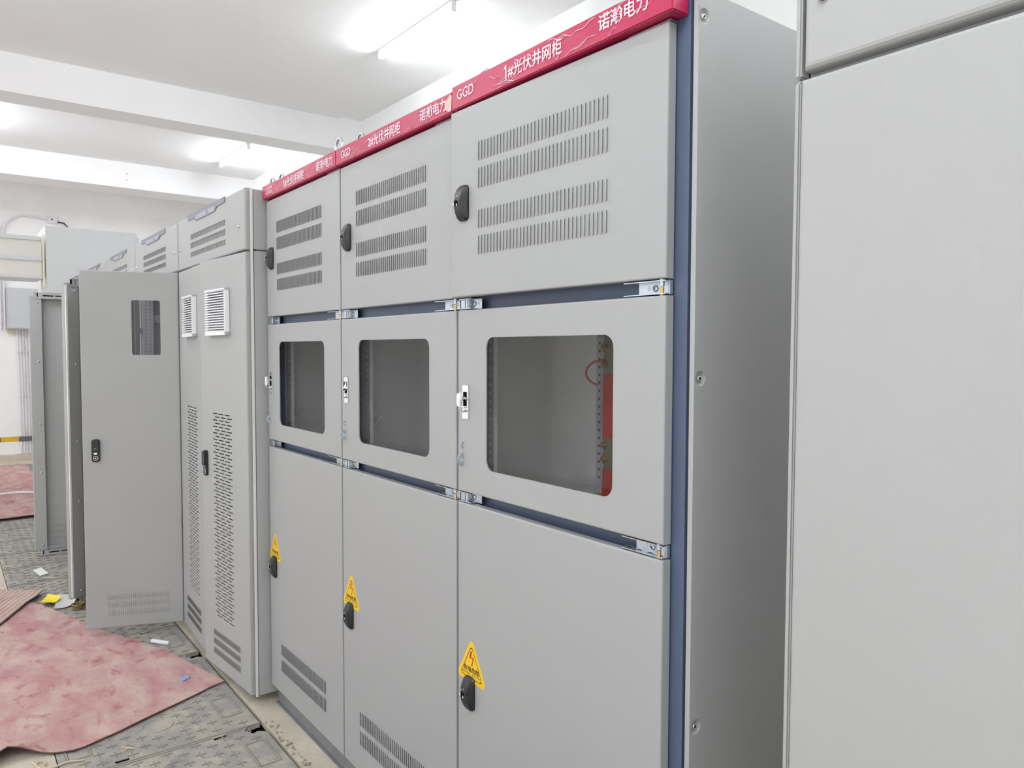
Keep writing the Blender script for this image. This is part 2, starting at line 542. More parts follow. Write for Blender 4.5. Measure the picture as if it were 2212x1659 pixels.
# ------------------------------------------------------------------ lamps
def batten(x0, y, label, name='tube_lamp', slope=0.0):
    L = 1.22
    t = empty(name, (x0, y, ZC), label, 'ceiling lamp', 'fluorescent tubes on the ceiling')
    mb = MB(); mb.box(0, L, -0.022, 0.022, -0.035, 0.0, 'white', ch=0.004); mb.build('batten', t)
    mb = MB(); mb.tube([(0.02, 0, -0.062), (L-0.02, 0, -0.062)], 0.015, 'tube', 14); mb.build('tube', t)
    for x in (0.0, L-0.022):
        mb = MB()
        mb.prism(rounded([(x, -0.078), (x+0.022, -0.078), (x+0.022, -0.03), (x, -0.03)], 0.006), -0.021, 0.021, 'white')
        mb.build('end_cap', t)
    return t
batten(-5.12, 2.0, 'lit ceiling tube above the cabinets, nearer than the first beam')
batten(-10.1, 2.05, 'lit ceiling tube between the two beams, above the cabinet row')
batten(-10.1, -0.95, 'lit ceiling tube beyond the first beam, over the aisle')
batten(-5.12, -1.1, 'ceiling tube over the aisle, out of the picture before the first beam')
batten(0.55, 2.0, 'ceiling tube behind the nearest cabinets, out of the picture')
batten(0.55, -1.0, 'ceiling tube over the aisle above the camera')
batten(-10.1, -4.0, 'ceiling tube beyond the first beam, on the far side of the aisle')
batten(-5.12, -4.0, 'ceiling tube on the far side of the aisle before the first beam')
batten(-10.1, -2.5, 'added unseen fill tube beyond the first beam, over the middle of the aisle')  # off-frame tube added to spread the light more evenly
batten(-5.12, -2.5, 'added unseen fill tube over the middle of the aisle before the first beam')  # unseen, added so that each tube can burn dimmer
batten(0.55, -2.5, 'added unseen fill tube over the middle of the aisle behind the camera')  # added out of view to share out the light
batten(1.95, -1.0, 'added unseen fill tube over the aisle above the big grey cabinet')  # extra tube outside the frame, added as fill light
batten(-0.8, -4.0, 'added unseen fill tube on the far side of the aisle before the camera')  # unseen extra tube, added to even out the room light
batten(0.55, -4.0, 'ceiling tube on the far side of the aisle behind the camera')

# ------------------------------------------------------------------ handles, stickers, small hardware
def swing_handle(mb):
    """black bow-shaped cam handle, local: centre on door face, protrudes to -y"""
    n = 14; H = 0.049
    rows = []
    for i in range(n+1):
        z = -H+2*H*i/n; q = abs(z)/H
        d = 0.008+0.017*(1-q**2)
        hw = 0.0225 if q < 0.8 else 0.0225-0.008*((q-0.8)/0.2)**2
        cb = 0.012*(1-0.55*q)
        rows.append([(-hw, 0, z), (-hw, -d*0.75, z), (-hw+0.005, -d, z), (hw-cb, -d, z), (hw, -d*0.30, z), (hw, 0, z)])
    k = 6
    v = [p for r in rows for p in r]; f = []
    for i in range(n):
        for j in range(k-1):
            f.append((i*k+j, i*k+j+1, (i+1)*k+j+1, (i+1)*k+j))
    mb.raw(v, f, 'black', False)
    mb.raw(v, [list(range(k))[::-1], list(range(n*k, n*k+k))], 'black')
    # key hole with a light catch inside and the printed turn arrow
    mb.lathe([(0.0085, 0), (0.0085, 0.0006)], (-0.006, -0.0249, -0.002), (0, -1, 0), 'void', 18)
    mb.box(-0.004, -0.0005, -0.0262, -0.0252, -0.010, -0.003, 'rail')
    pts = [(-0.006-0.0125*cos(t), -0.0257, -0.002+0.017*sin(t)) for t in [0.05+1.35*i/8 for i in range(9)]]
    mb.tube(pts, 0.0006, 'white', 6)
    mb.box(-0.0205, -0.0165, -0.0256, -0.0250, -0.007, 0.0, 'white')
    mb.raw([(-0.001, -0.0256, 0.0145), (0.0035, -0.0256, 0.0165), (-0.002, -0.0256, 0.019)], [(0, 1, 2)], 'white')

def lv_handle(mb):
    """slim black lift handle with two keyed discs"""
    mb.prism(rounded([(-0.021, -0.065), (0.021, -0.065), (0.021, 0.065), (-0.021, 0.065)], 0.014), -0.012, 0.0, 'black')
    mb.prism(rounded([(-0.017, -0.012), (0.017, -0.012), (0.017, 0.062), (-0.017, 0.062)], 0.011), -0.021, -0.012, 'black')
    mb.cyl((0, -0.012, -0.013), (0, -1, 0), 0.0095, 0.003, 'chrome', 18)
    mb.cyl((0, -0.012, -0.043), (0, -1, 0), 0.013, 0.0015, 'rail', 18)
    mb.cyl((0, -0.0135, -0.043), (0, -1, 0), 0.010, 0.0015, 'black', 18)
    mb.cyl((0, -0.015, -0.043), (0, -1, 0), 0.004, 0.001, 'chrome', 12)
    mb.box(-0.006, 0.006, -0.0216, -0.021, 0.012, 0.014, 'rail')

def warning_sticker(mb):
    """yellow triangle with black rule, red bolt and lettering; local x,z from the middle of the base"""
    s = 0.154; h = s*sqrt(3)/2
    def tri(ins):
        c = h/3; k = 1-ins/(h/3)
        return [(-s/2*k, c-c*k), (s/2*k, c-c*k), (0, c+(h-c)*k)]
    mb.prism(rounded(tri(0), 0.013, 6), -0.0006, 0.0, 'yellow')
    A = rounded(tri(0.0115), 0.0075, 6); B = rounded(tri(0.0136), 0.0068, 6)
    for i in range(len(A)):
        j = (i+1) % len(A)
        mb.face([(A[i][0], -0.0008, A[i][1]), (A[j][0], -0.0008, A[j][1]), (B[j][0], -0.0008, B[j][1]), (B[i][0], -0.0008, B[i][1])], 'ink')
    y = -0.0008
    def poly(p): mb.face([(a, y, b) for a, b in p], 'red')
    poly([(-0.0045, 0.092), (0.004, 0.092), (-0.0015, 0.0735), (0.0125, 0.0755), (0.0057, 0.0545), (0.0095, 0.0565), (0.002, 0.047), (-0.002, 0.0555), (0.0025, 0.0545), (0.0062, 0.0712), (-0.0105, 0.0695)])
    mb.text('有电危险', -0.040, 0.040, 0.0285, 0.0455, -0.0008, 'ink', weight=0.022)
    mb.text('DANGER!', -0.047, -0.004, 0.0205, 0.0262, -0.0008, 'ink', weight=0.004)
    mb.text('ELECTRIC', 0.004, 0.047, 0.0205, 0.0262, -0.0008, 'ink', weight=0.004)

def latch(mb, turned):
    """chrome lever latch on an upright plate; local origin plate centre"""
    mb.box(-0.0155, 0.0155, -0.004, 0, -0.0485, 0.0485, 'chrome', ch=0.0012)
    for a, b in ((0.012, 0.030), (-0.012, 0.006)):
        mb.box(-0.009, 0.009, -0.0046, -0.0041, a, b, 'void')
    if turned:
        mb.tube([(0.001, -0.004, 0.012), (0.001, -0.02, 0.010)], 0.006, 'chrome', 12)
        P = [(-0.006, -0.022), (0.006, -0.022), (0.009, 0.002), (0.006, 0.022), (-0.006, 0.022), (-0.009, 0.002)]
        n = len(P)
        v = [(0.001+p[0]*0.6, -0.018, 0.008+p[1]) for p in P]+[(0.001+p[0], -0.026, 0.008+p[1]) for p in P]+[(0.001+p[0]*0.5, -0.031, 0.008+p[1]*0.8) for p in P]
        f = [(i, (i+1) % n, (i+1) % n+n, i+n) for i in range(n)]+[(i+n, (i+1) % n+n, (i+1) % n+2*n, i+2*n) for i in range(n)]
        mb.raw(v, f+[list(range(n)), list(range(2*n, 3*n))], 'chrome')
        mb.tube([(0.001+0.004*cos(t), -0.024, -0.019+0.004*sin(t)) for t in [2*pi*i/12 for i in range(12)]], 0.0015, 'chrome', 6, True)
    else:
        v = [(-0.004, -0.004, 0.034), (0.004, -0.004, 0.034), (0.007, -0.004, 0.006), (0.003, -0.004, -0.004), (-0.003, -0.004, -0.004), (-0.007, -0.004, 0.006)]
        n = 6
        v2 = [(p[0]*0.5, -0.016, 0.012+(p[2]-0.012)*0.8) for p in v]
        mb.raw(v+v2, [(i, (i+1) % n, (i+1) % n+n, i+n) for i in range(n)]+[list(range(n, 2*n))], 'chrome')
    mb.lathe([(0.0075, 0), (0.0075, 0.006), (0.005, 0.009), (0.001, 0.0095)], (0.001, -0.004, -0.022), (0, -1, 0), 'chrome', 18)
    mb.box(-0.006, 0.006, -0.0046, -0.004, -0.040, -0.034, 'white')

def ear(mb, r, hole):
    """half-round padlock eye standing out from the door, flat side on the door"""
    n = 12
    out = [(-r*sin(pi*i/n), r*cos(pi*i/n)) for i in range(n+1)]
    inn = [(-r*0.35+hole*cos(a), hole*sin(a)) for a in [2*pi*i/16 for i in range(16)]]
    # outer plate as fan of quads between the eye and the hole
    m = 16
    big = []
    for i in range(m):
        a = 2*pi*i/m
        dy, dz = cos(a), sin(a)
        best = None
        t = 0.0
        cy = -r*0.35
        # distance along the ray to the half disc outline
        tl = 1e9
        if dy > 1e-6: tl = min(tl, (0-cy)/dy)
        b = cy*dy; c = cy*cy-r*r
        tl = min(tl, -b+sqrt(b*b-c))
        big.append((cy+dy*tl, dz*tl))
    for x in (-0.001, 0.001):
        for i in range(m):
            j = (i+1) % m
            mb.face([(x, *inn[i]), (x, *big[i]), (x, *big[j]), (x, *inn[j])], 'zinc')
    for i in range(m):
        j = (i+1) % m
        mb.face([(-0.001, *big[i]), (0.001, *big[i]), (0.001, *big[j]), (-0.001, *big[j])], 'zinc')
        mb.face([(-0.001, *inn[i]), (0.001, *inn[i]), (0.001, *inn[j]), (-0.001, *inn[j])], 'zinc')

def cross_screw(mb, c, r=0.0075):
    mb.lathe([(r, 0), (r*0.95, 0.002), (r*0.55, 0.0036), (0.0005, 0.004)], c, (0, -1, 0), 'zinc', 18)
    x, y, z = c
    for sx, sz in ((1, 1), (1, -1)):
        d = Vector((sx, 0, sz)).normalized()*r*0.5; e = Vector((-sz, 0, sx)).normalized()*r*0.10
        p = Vector((x, y-0.0041, z))
        mb.face([p-d-e, p+d-e, p+d+e, p-d+e], 'void')

def hinge(par, x0, x1, z0, z1, side):
    """zinc channel bracket in the gap between two doors; side=1 pin at the right end"""
    mb = MB(); yb = 0.028; yf = 0.004
    if side > 0: a, b = x0+0.026, x1
    else: a, b = x0, x1
    # web with two punched holes, flanges forward
    xm = (a+b)/2+(0.0 if side > 0 else 0.006)
    mb.box(a, b, yb-0.002, yb, z0+0.003, z1-0.003, 'zinc')
    fa, fb = (x0, x1-0.002) if side > 0 else (x0, x1-0.024)
    for zz in (z0+0.003, z1-0.005):
        mb.box(fa, fb, yf, yb, zz, zz+0.002, 'zinc')
    if side > 0: mb.box(b-0.0015, b, yb-0.012, yb, z0+0.003, z1-0.003, 'zinc')
    zc = (z0+z1)/2
    for k in (-0.019, 0.019):
        mb.tube([(xm+k+0.0042*cos(t), yb-0.0022, zc+0.0042*sin(t)) for t in [2*pi*i/16 for i in range(16)]], 0.0007, 'rail', 6, True)
        mb.lathe([(0.0038, 0), (0.0038, 0.0004)], (xm+k, yb-0.002, zc), (0, -1, 0), 'rail', 16)
    for k in range(4):
        xx = fa+0.014+(fb-fa-0.03)*k/3
        mb.box(xx-0.006, xx+0.006, (yf+yb)/2-0.002, (yf+yb)/2+0.002, z0+0.005, z0+0.0054, 'void')
    h = mb.build('hinge', par)
    sc = MB(); cross_screw(sc, (xm, yb-0.0025, zc)); sc.build('screw', h)
    pn = MB()
    px = (x1-0.018) if side > 0 else (x0+0.018)
    if side > 0:
        pn.cyl((px, 0.012, z0-0.004), (0, 0, 1), 0.0045, (z1-z0)*0.62, 'brass', 14)
        pn.cyl((px, 0.012, z0+(z1-z0)*0.58), (0, 0, 1), 0.0055, (z1-z0)*0.46, 'zinc', 14)
    else:
        pn.box(px-0.016, px+0.004, 0.010, 0.012, z0+0.006, z1-0.006, 'zinc')
        pn.cyl((px+0.010, 0.014, z0+0.003), (0, 0, 1), 0.003, z1-z0-0.006, 'zinc', 12)
    pn.build('hinge_pin', h)

def eye_bolt(par, loc, rotz=0.0):
    mb = MB()
    R = 0.029
    mb.tube([(R*cos(t), 0, 0.038+R*sin(t)) for t in [2*pi*i/28 for i in range(28)]], 0.0052, 'zinc', 10, True)
    mb.lathe([(0.014, 0), (0.014, 0.004), (0.008, 0.009)], (0, 0, 0), (0, 0, 1), 'zinc', 16)
    mb.build('lifting_eye', par, loc, rotz)

def perforated(mb, x0, x1, z0, z1, y, t, cols, pitch, r, mat):
    """flat rail with square-set round holes shown as real openings"""
    holes = []
    z = z0+pitch
    while z < z1-pitch*0.5:
        for c in cols: holes.append((c-r, c+r, z-r, z+r))
        z += pitch
    holed(mb, x0, x1, z0, z1, holes, y, mat, t)
    for h in holes: fillets(mb, h, r*0.99, y, t, mat, 4)

# ------------------------------------------------------------------ the three red-bannered cabinets
DW = 0.789
FZ0, FZ1 = 0.098, 2.352
Z_L1, Z_M0, Z_M1, Z_U0, Z_U1 = 1.223, 1.2565, 1.7845, 1.820, 2.345
LOUV_U = [(1.932, 1.985), (2.003, 2.055), (2.112, 2.169), (2.187, 2.240)]
LOUV_L = [(0.205, 0.262), (0.279, 0.335)]

def red_cabinet(idx, label, bannertext, last, turned, ajar):
    X1 = -0.8*idx                       # right edge of the doors
    t = empty('switchgear_cabinet', (X1-DW, 0, 0), label, 'electrical cabinet', 'cabinets with red banners')
    w = DW
    # --- slate blue frame
    mb = MB()
    rp = 0.045 if last else 0.0055
    D = 0.80
    mb.box(-0.0055, 0.03, 0.029, 0.07, FZ0, 2.405, 'blue')
    if last: mb.box(w-0.03, w+0.041, 0.030, 0.075, 0.02, 2.43, 'blue', ch=0.008)
    else: mb.box(w-0.03, w+rp, 0.029, 0.07, FZ0, 2.405, 'blue')
    for a, b in ((FZ0, FZ0+0.03), (Z_L1-0.03, Z_M0+0.03), (Z_M1-0.03, Z_U0+0.03), (Z_U1-0.02, 2.405)):
        mb.box(0.03, w-0.03, 0.044, 0.08, a, b, 'blue')
    for x in (-0.0055, w-0.035):
        mb.box(x, x+0.04, D-0.04, D, FZ0, 2.405, 'blue')
    mb.build('frame', t)
    # --- plinth channel
    mb = MB()
    mb.box(-0.0055, w+rp, 0.035, 0.04, 0.0, FZ0-0.002, 'steelgrey')
    mb.box(-0.0055, w+rp, 0.022, 0.075, 0.080, FZ0-0.002, 'steelgrey')
    mb.box(-0.0055, w+rp, 0.022, 0.075, 0.0, 0.006, 'steelgrey')
    plab(mb.build('plinth', t), 'dusty slate blue base channel')
    # --- interior
    mb = MB()
    mb.box(-0.0050, -0.0030, 0.07, D, FZ0, 2.40, 'inner')
    mb.build('partition', t)
    mb = MB()
    mb.box(0, w, D-0.004, D, FZ0, 1.23, 'inner'); mb.build('back_panel', t)
    mb = MB()
    mb.box(-0.0055, w+rp, 0.07, D, 2.39, 2.405, 'powder'); mb.build('roof', t)
    mb = MB()
    mb.box(0, w, 0.075, D-0.004, 1.238, 1.241, 'innerlight'); plab(mb.build('shelf', t), 'lower shelf inside the window')
    mb = MB()
    mb.box(0, w, 0.075, D-0.004, 1.800, 1.803, 'inner'); mb.build('shelf', t)
    mb = MB()
    perforated(mb, 0.0, 0.060, 1.242, 1.80, 0.085, 0.002, [0.045], 0.025, 0.0048, 'rail')
    mb.box(0.058, 0.060, 0.085, 0.100, 1.242, 1.80, 'rail')
    mb.build('mounting_rail', t)
    mb = MB()
    perforated(mb, 0.112, 0.190, 1.242, 1.80, 0.45, 0.002, [0.126, 0.146, 0.178], 0.025, 0.0048, 'rail')
    mb.box(0.134, 0.136, 0.446, 0.45, 1.242, 1.80, 'rail')
    mb.box(0.112, 0.190, 0.456, 0.458, 1.242, 1.80, 'filter')  # added backing that keeps the rail holes dark against the lit rear
    mb.build('mounting_rail', t)
    if last:
        bb = MB()
        bb.box(0.30, 0.345, 0.30, 0.306, 1.245, 1.79, 'copper')
        bb.box(0.298, 0.347, 0.298, 0.308, 1.42, 1.60, 'copper_red')
        bb.box(0.298, 0.347, 0.298, 0.308, 1.245, 1.33, 'copper_red')
        for z in (1.36, 1.40, 1.63, 1.68, 1.72):
            bb.lathe([(0.010, 0), (0.010, 0.004), (0.006, 0.004), (0.006, 0.012)], (0.306, 0.298, z), (0, -1, 0), 'brass', 6, False)
        plab(bb.build('busbar', t), 'red sleeved busbar behind the window')
        bb = MB(); bb.box(0.24, 0.62, 0.16, 0.5, 1.2415, 1.247, 'ochre'); plab(bb.build('insulating_plate', t), 'ochre insulating plate on the shelf')
        bb = MB(); bb.tube([(0.306-0.032*sin(t)*1.5, 0.29-0.02*sin(t), 1.605+0.036*cos(t)) for t in [pi*0.9*i/14 for i in range(15)]], 0.003, 'copper_red', 8)
        bb.build('wire', t)
        bb = MB(); bb.cyl((0.33, 0.12, 1.241), (0, 0, 1), 0.003, 0.03, 'chrome', 10); bb.build('stud', t)
    else:
        bb = MB()
        bb.box(0.004, 0.03, 0.10, 0.16, 1.242, 1.30, 'innerlight')
        for z in (1.345, 1.37, 1.385): bb.lathe([(0.008, 0), (0.008, 0.006), (0.004, 0.006), (0.004, 0.014)], (0.012, 0.12, z), (1, 0, 0), 'chrome', 6, False)
        bb.box(0.002, 0.010, 0.105, 0.122, 1.318, 1.328, 'copper_red')
        bb.tube([(0.02, 0.125, 1.375), (0.03, 0.135, 1.40), (0.035, 0.145, 1.41)], 0.006, 'innerlight', 8)
        plab(bb.build('terminal', t), 'small terminal with bolts low inside the window')
    # --- upper louvred door, hinged on the right
    mb = MB(); holes = []
    louvre_rows(mb, holes, -w+0.127, -w+0.127+0.497, LOUV_U, 36)
    tray(mb, -w, 0, Z_U0, Z_U1, 0.025, 'powder', holes)
    d = mb.build('upper_door', t, (w, 0, 0), radians(ajar))
    mb = MB(); swing_handle(mb)
    plab(mb.build('handle', d, (-w+0.067, 0, 2.081)), 'black bow handle')
    # --- window door
    mb = MB(); hl = (-w+0.142, -w+0.638, 1.333, 1.7045)
    tray(mb, -w, 0, Z_M0, Z_M1, 0.025, 'powder', [hl], hdepth=0.004)
    fillets(mb, hl, 0.03, 0.0, 0.004, 'powder', 8)
    d = mb.build('window_door', t, (w, 0, 0))
    mb = MB()
    mb.box(-w+0.125, -w+0.655, 0.004, 0.008, 1.316, 1.72, 'glass')
    plab(mb.build('glass_pane', d), 'grey tinted glass pane')
    mb = MB(); latch(mb, turned)
    plab(mb.build('latch', d, (-w+0.043, 0, 1.519)), 'chrome lever latch')
    mb = MB(); ear(mb, 0.0215, 0.006); plab(mb.build('padlock_eye', d, (-w+0.030, 0, 1.351)), 'large half round padlock eye')
    mb = MB(); ear(mb, 0.0110, 0.003); plab(mb.build('padlock_eye', d, (-w+0.030, 0, 1.394)), 'small half round padlock eye')
    # --- lower door
    mb = MB(); holes = []
    louvre_rows(mb, holes, -w+0.134, -w+0.134+0.498, LOUV_L, 36)
    tray(mb, -w, 0, FZ0, Z_L1, 0.025, 'powder', holes)
    d = mb.build('lower_door', t, (w, 0, 0))
    mb = MB(); swing_handle(mb); plab(mb.build('handle', d, (-w+0.067, 0, 0.672)), 'black bow handle')
    mb = MB(); warning_sticker(mb)
    plab(mb.build('warning_sticker', d, (-w+(0.071 if idx < 2 else 0.068), 0.0, 0.704), rot=(0, radians(0.5), 0)), 'yellow triangular live-electricity warning sticker')
    # --- hinges in the two gaps and under the banner
    for z0, z1 in ((Z_M1, Z_U0), (Z_L1, Z_M0)):
        hinge(t, w-0.125, w-0.002, z0, z1, 1)
        hinge(t, 0.0, 0.085, z0, z1, -1)
    mb = MB()
    mb.box(w-0.118, w+0.002, 0.004, 0.028, 2.3465, 2.3495, 'zinc')
    mb.cyl((w-0.018, 0.012, 2.344), (0, 0, 1), 0.0045, 0.004, 'brass', 12)
    mb.build('hinge', t)
    # --- banner
    mb = MB()
    bx0 = -0.0045 if not last else 0.0
    bx1 = w+0.0045 if not last else w+0.028
    zt = 2.412 if not last else 2.420
    yf = -0.016 if not last else -0.021
    zb = 2.353
    mb.box(bx0, bx1, yf, 0.0285, zb, zt, 'banner', ch=0.0025)
    nb = mb.build('name_banner', t)
    plab(nb, 'crimson banner with white lettering under clear film')
    y = yf-0.0012
    for body, xa, xb, za, zc in bannertext:
        mb = MB()
        mb.text(body, xa, xb, za, zc, y, 'letter', weight=0.011 if body != 'GGD' else 0.004)
        plab(mb.build('lettering', nb), 'white lettering reading '+body if body[0] in 'G123' else 'white lettering of four characters')
    # loose folds of the clear film, coloured white to paint in their highlights
    mb = MB(); rr = random.Random(idx+3)
    for k in range(18 if last else 14):
        x = bx0+0.02+rr.random()*(bx1-bx0-0.12); z = zb+0.008+rr.random()*(zt-zb-0.016); L = 0.02+rr.random()*0.08
        pts = [(x+L*i/7, yf-0.001, min(zt-0.003, max(zb+0.003, z+0.012*(i/7-0.5)*(1 if k % 4 else -1)+0.003*sin(i*1.3+k)))) for i in range(8)]
        ww = 0.00045+0.0006*rr.random()**2
        mb.tube(pts, [0.0001]+[ww]*6+[0.0001], 'letter', 5)
    plab(mb.build('film_fold_glint', nb), 'wrinkles of the clear protective film, their highlights painted white')['kind'] = 'stuff'
    if idx == 1:
        mb = MB()
        mb.prism([(w-0.028, 2.368), (w-0.012, 2.358), (w+0.004, 2.357), (w+0.006, 2.40), (w-0.004, 2.404), (w-0.025, 2.39)], yf-0.0022, yf-0.0012, 'kraft')
        plab(mb.build('tape_scrap', nb), 'torn beige tape at the banner end')
    # --- lifting eyes
    for x, yy in ([(0.05, 0.06)] if idx < 2 else [(0.036, 0.06), (w-0.05, 0.024)]):
        eye_bolt(t, (x, yy, 2.405))
    return t

BT = [
    [('GGD', 0.030, 0.112, 2.3755, 2.4035), ('1#光伏并网柜', 0.252, 0.480, 2.369, 2.4065), ('诺瀚电力', 0.604, 0.752, 2.376, 2.413)],
    [('GGD', 0.045, 0.122, 2.368, 2.397), ('2#光伏并网柜', 0.262, 0.490, 2.362, 2.4015), ('诺瀚电力', 0.612, 0.762, 2.366, 2.403)],
    [('GGD', 0.055, 0.125, 2.367, 2.396), ('3#光伏并网柜', 0.260, 0.488, 2.361, 2.4), ('诺瀚电力', 0.612, 0.768, 2.364, 2.402)],
]
c1 = red_cabinet(0, 'grey cabinet with red banner reading 1#, blue corner post and upper door ajar', BT[0], True, True, 1.75)
c2 = red_cabinet(1, 'grey cabinet with red banner reading 2#, middle of the three red-bannered cabinets', BT[1], False, False, 0.0)
c3 = red_cabinet(2, 'grey cabinet with red banner reading 3#, next to the cabinet marked 1AA8', BT[2], False, True, 0.0)

# side panel of the first cabinet, with its three countersunk screws
mb = MB()
sx = DW+0.055
PZ0, PZ1 = 0.06, 2.40
def dimple_panel():
    cs = [(0.0455, 2.347), (0.0475, 1.611), (0.0475, 0.873)]
    # flat sheet in (y,z) with square cut-outs that hold turned dimples
    q = 0.019
    holes = [(c[0]-q, c[0]+q, c[1]-q, c[1]+q) for c in cs]
    tmp = MB()
    holed(tmp, 0.028, 0.80, PZ0, PZ1, holes, 0.0, 'powder2', 0.0)
    n = 24
    for (cy, cz) in cs:
        ring = []
        for i in range(n):
            a = 2*pi*i/n; ca, sa = cos(a), sin(a)
            k = 1/max(abs(ca), abs(sa))
            prof = [(q*k, 0.0), (0.0165, 0.0), (0.0150, 0.0012), (0.0105, 0.0055), (0.0001, 0.0058)]
            ring.append([(cy+ca*r, d, cz+sa*r) for r, d in prof])
        for i in range(n):
            j = (i+1) % n
            for k in range(4):
                tmp.face([ring[i][k], ring[j][k], ring[j][k+1], ring[i][k+1]], 'powder2', k > 0)
    # map (y, depth, z) -> (x = sx - depth, y, z)
    for f, m, sm in zip(tmp.f, tmp.m, tmp.sm):
        mb.face([(sx-tmp.v[i][1], tmp.v[i][0], tmp.v[i][2]) for i in f], tmp.mats[m], sm)
    return cs
cs = dimple_panel()
mb.box(sx-0.012, sx, 0.0275, 0.028, PZ0, PZ1, 'powder2')
mb.face([(sx-0.012, 0.0275, PZ0), (sx-0.012, 0.0275, PZ1), (sx-0.012, 0.08, PZ1), (sx-0.012, 0.08, PZ0)], 'powder2')
mb.box(sx-0.012, sx-0.0005, 0.03, 0.80, PZ1-0.001, PZ1, 'powder2')
sp = mb.build('side_panel', c1)
for cy, cz in cs:
    mb = MB()
    mb.lathe([(0.0065, 0), (0.0065, 0.003), (0.005, 0.0048), (0.003, 0.005)], (sx-0.0056, cy, cz), (1, 0, 0), 'chrome', 18)
    mb.lathe([(0.0025, 0), (0.0025, 0.0002)], (sx-0.0005, cy, cz), (1, 0, 0), 'void', 6)
    mb.build('panel_screw', sp)

# ------------------------------------------------------------------ grey low-voltage cabinets
YF = -0.085
ZT0, ZT1, ZD0, ZD1 = 2.128, 2.408, 0.048, 2.118
BX = [-2.425, -3.640, -4.845, -6.005, -7.205, -8.405]

def slots(s0):
    hs = []
    z = 1.352; k = 0
    while z > 0.312:
        off = 0.0 if k % 2 == 0 else 0.027
        for j in range(3):
            a = s0+off+j*0.0775
            hs.append((a, a+0.0625, z-0.0052, z))
        z -= 0.01625; k += 1
    return hs

def vent_grille(par, x0, x1, z0, z1):
    mb = MB(); f = 0.012; D = 0.024
    mb.box(x0, x1, -0.003, 0.001, z0, z1, 'filter')  # grey sheet stands in for the shade behind the slats
    mb.box(x1-f, x1, -D, 0, z0, z1, 'white')
    mb.box(x0, x0+f*0.5, -D*0.55, 0, z0, z1, 'white')
    mb.prism([(x0, z0), (x1, z0), (x1, z0+0.016), (x0, z0+0.016)], -D, 0, 'white')
    n = 17; p = (z1-z0-0.016)/n
    for i in range(n):
        za = z0+0.016+i*p
        v = [(x0, -D, za+p*0.05), (x1-f*0.4, -D, za+p*0.05), (x1-f*0.4, -0.004, za+p*0.70), (x0, -0.004, za+p*0.70),
             (x0, -D, za+p*0.42), (x1-f*0.4, -D, za+p*0.42), (x1-f*0.4, -0.004, za+p*1.0), (x0, -0.004, za+p*1.0)]
        mb.raw(v, [(0, 1, 2, 3), (4, 7, 6, 5), (0, 4, 5, 1), (1, 5, 6, 2), (2, 6, 7, 3), (3, 7, 4, 0)], 'white')
    mb.box(x0, x1, -D, 0, z1-0.010, z1, 'white')
    plab(mb.build('vent_grille', par), 'white slatted plastic vent')

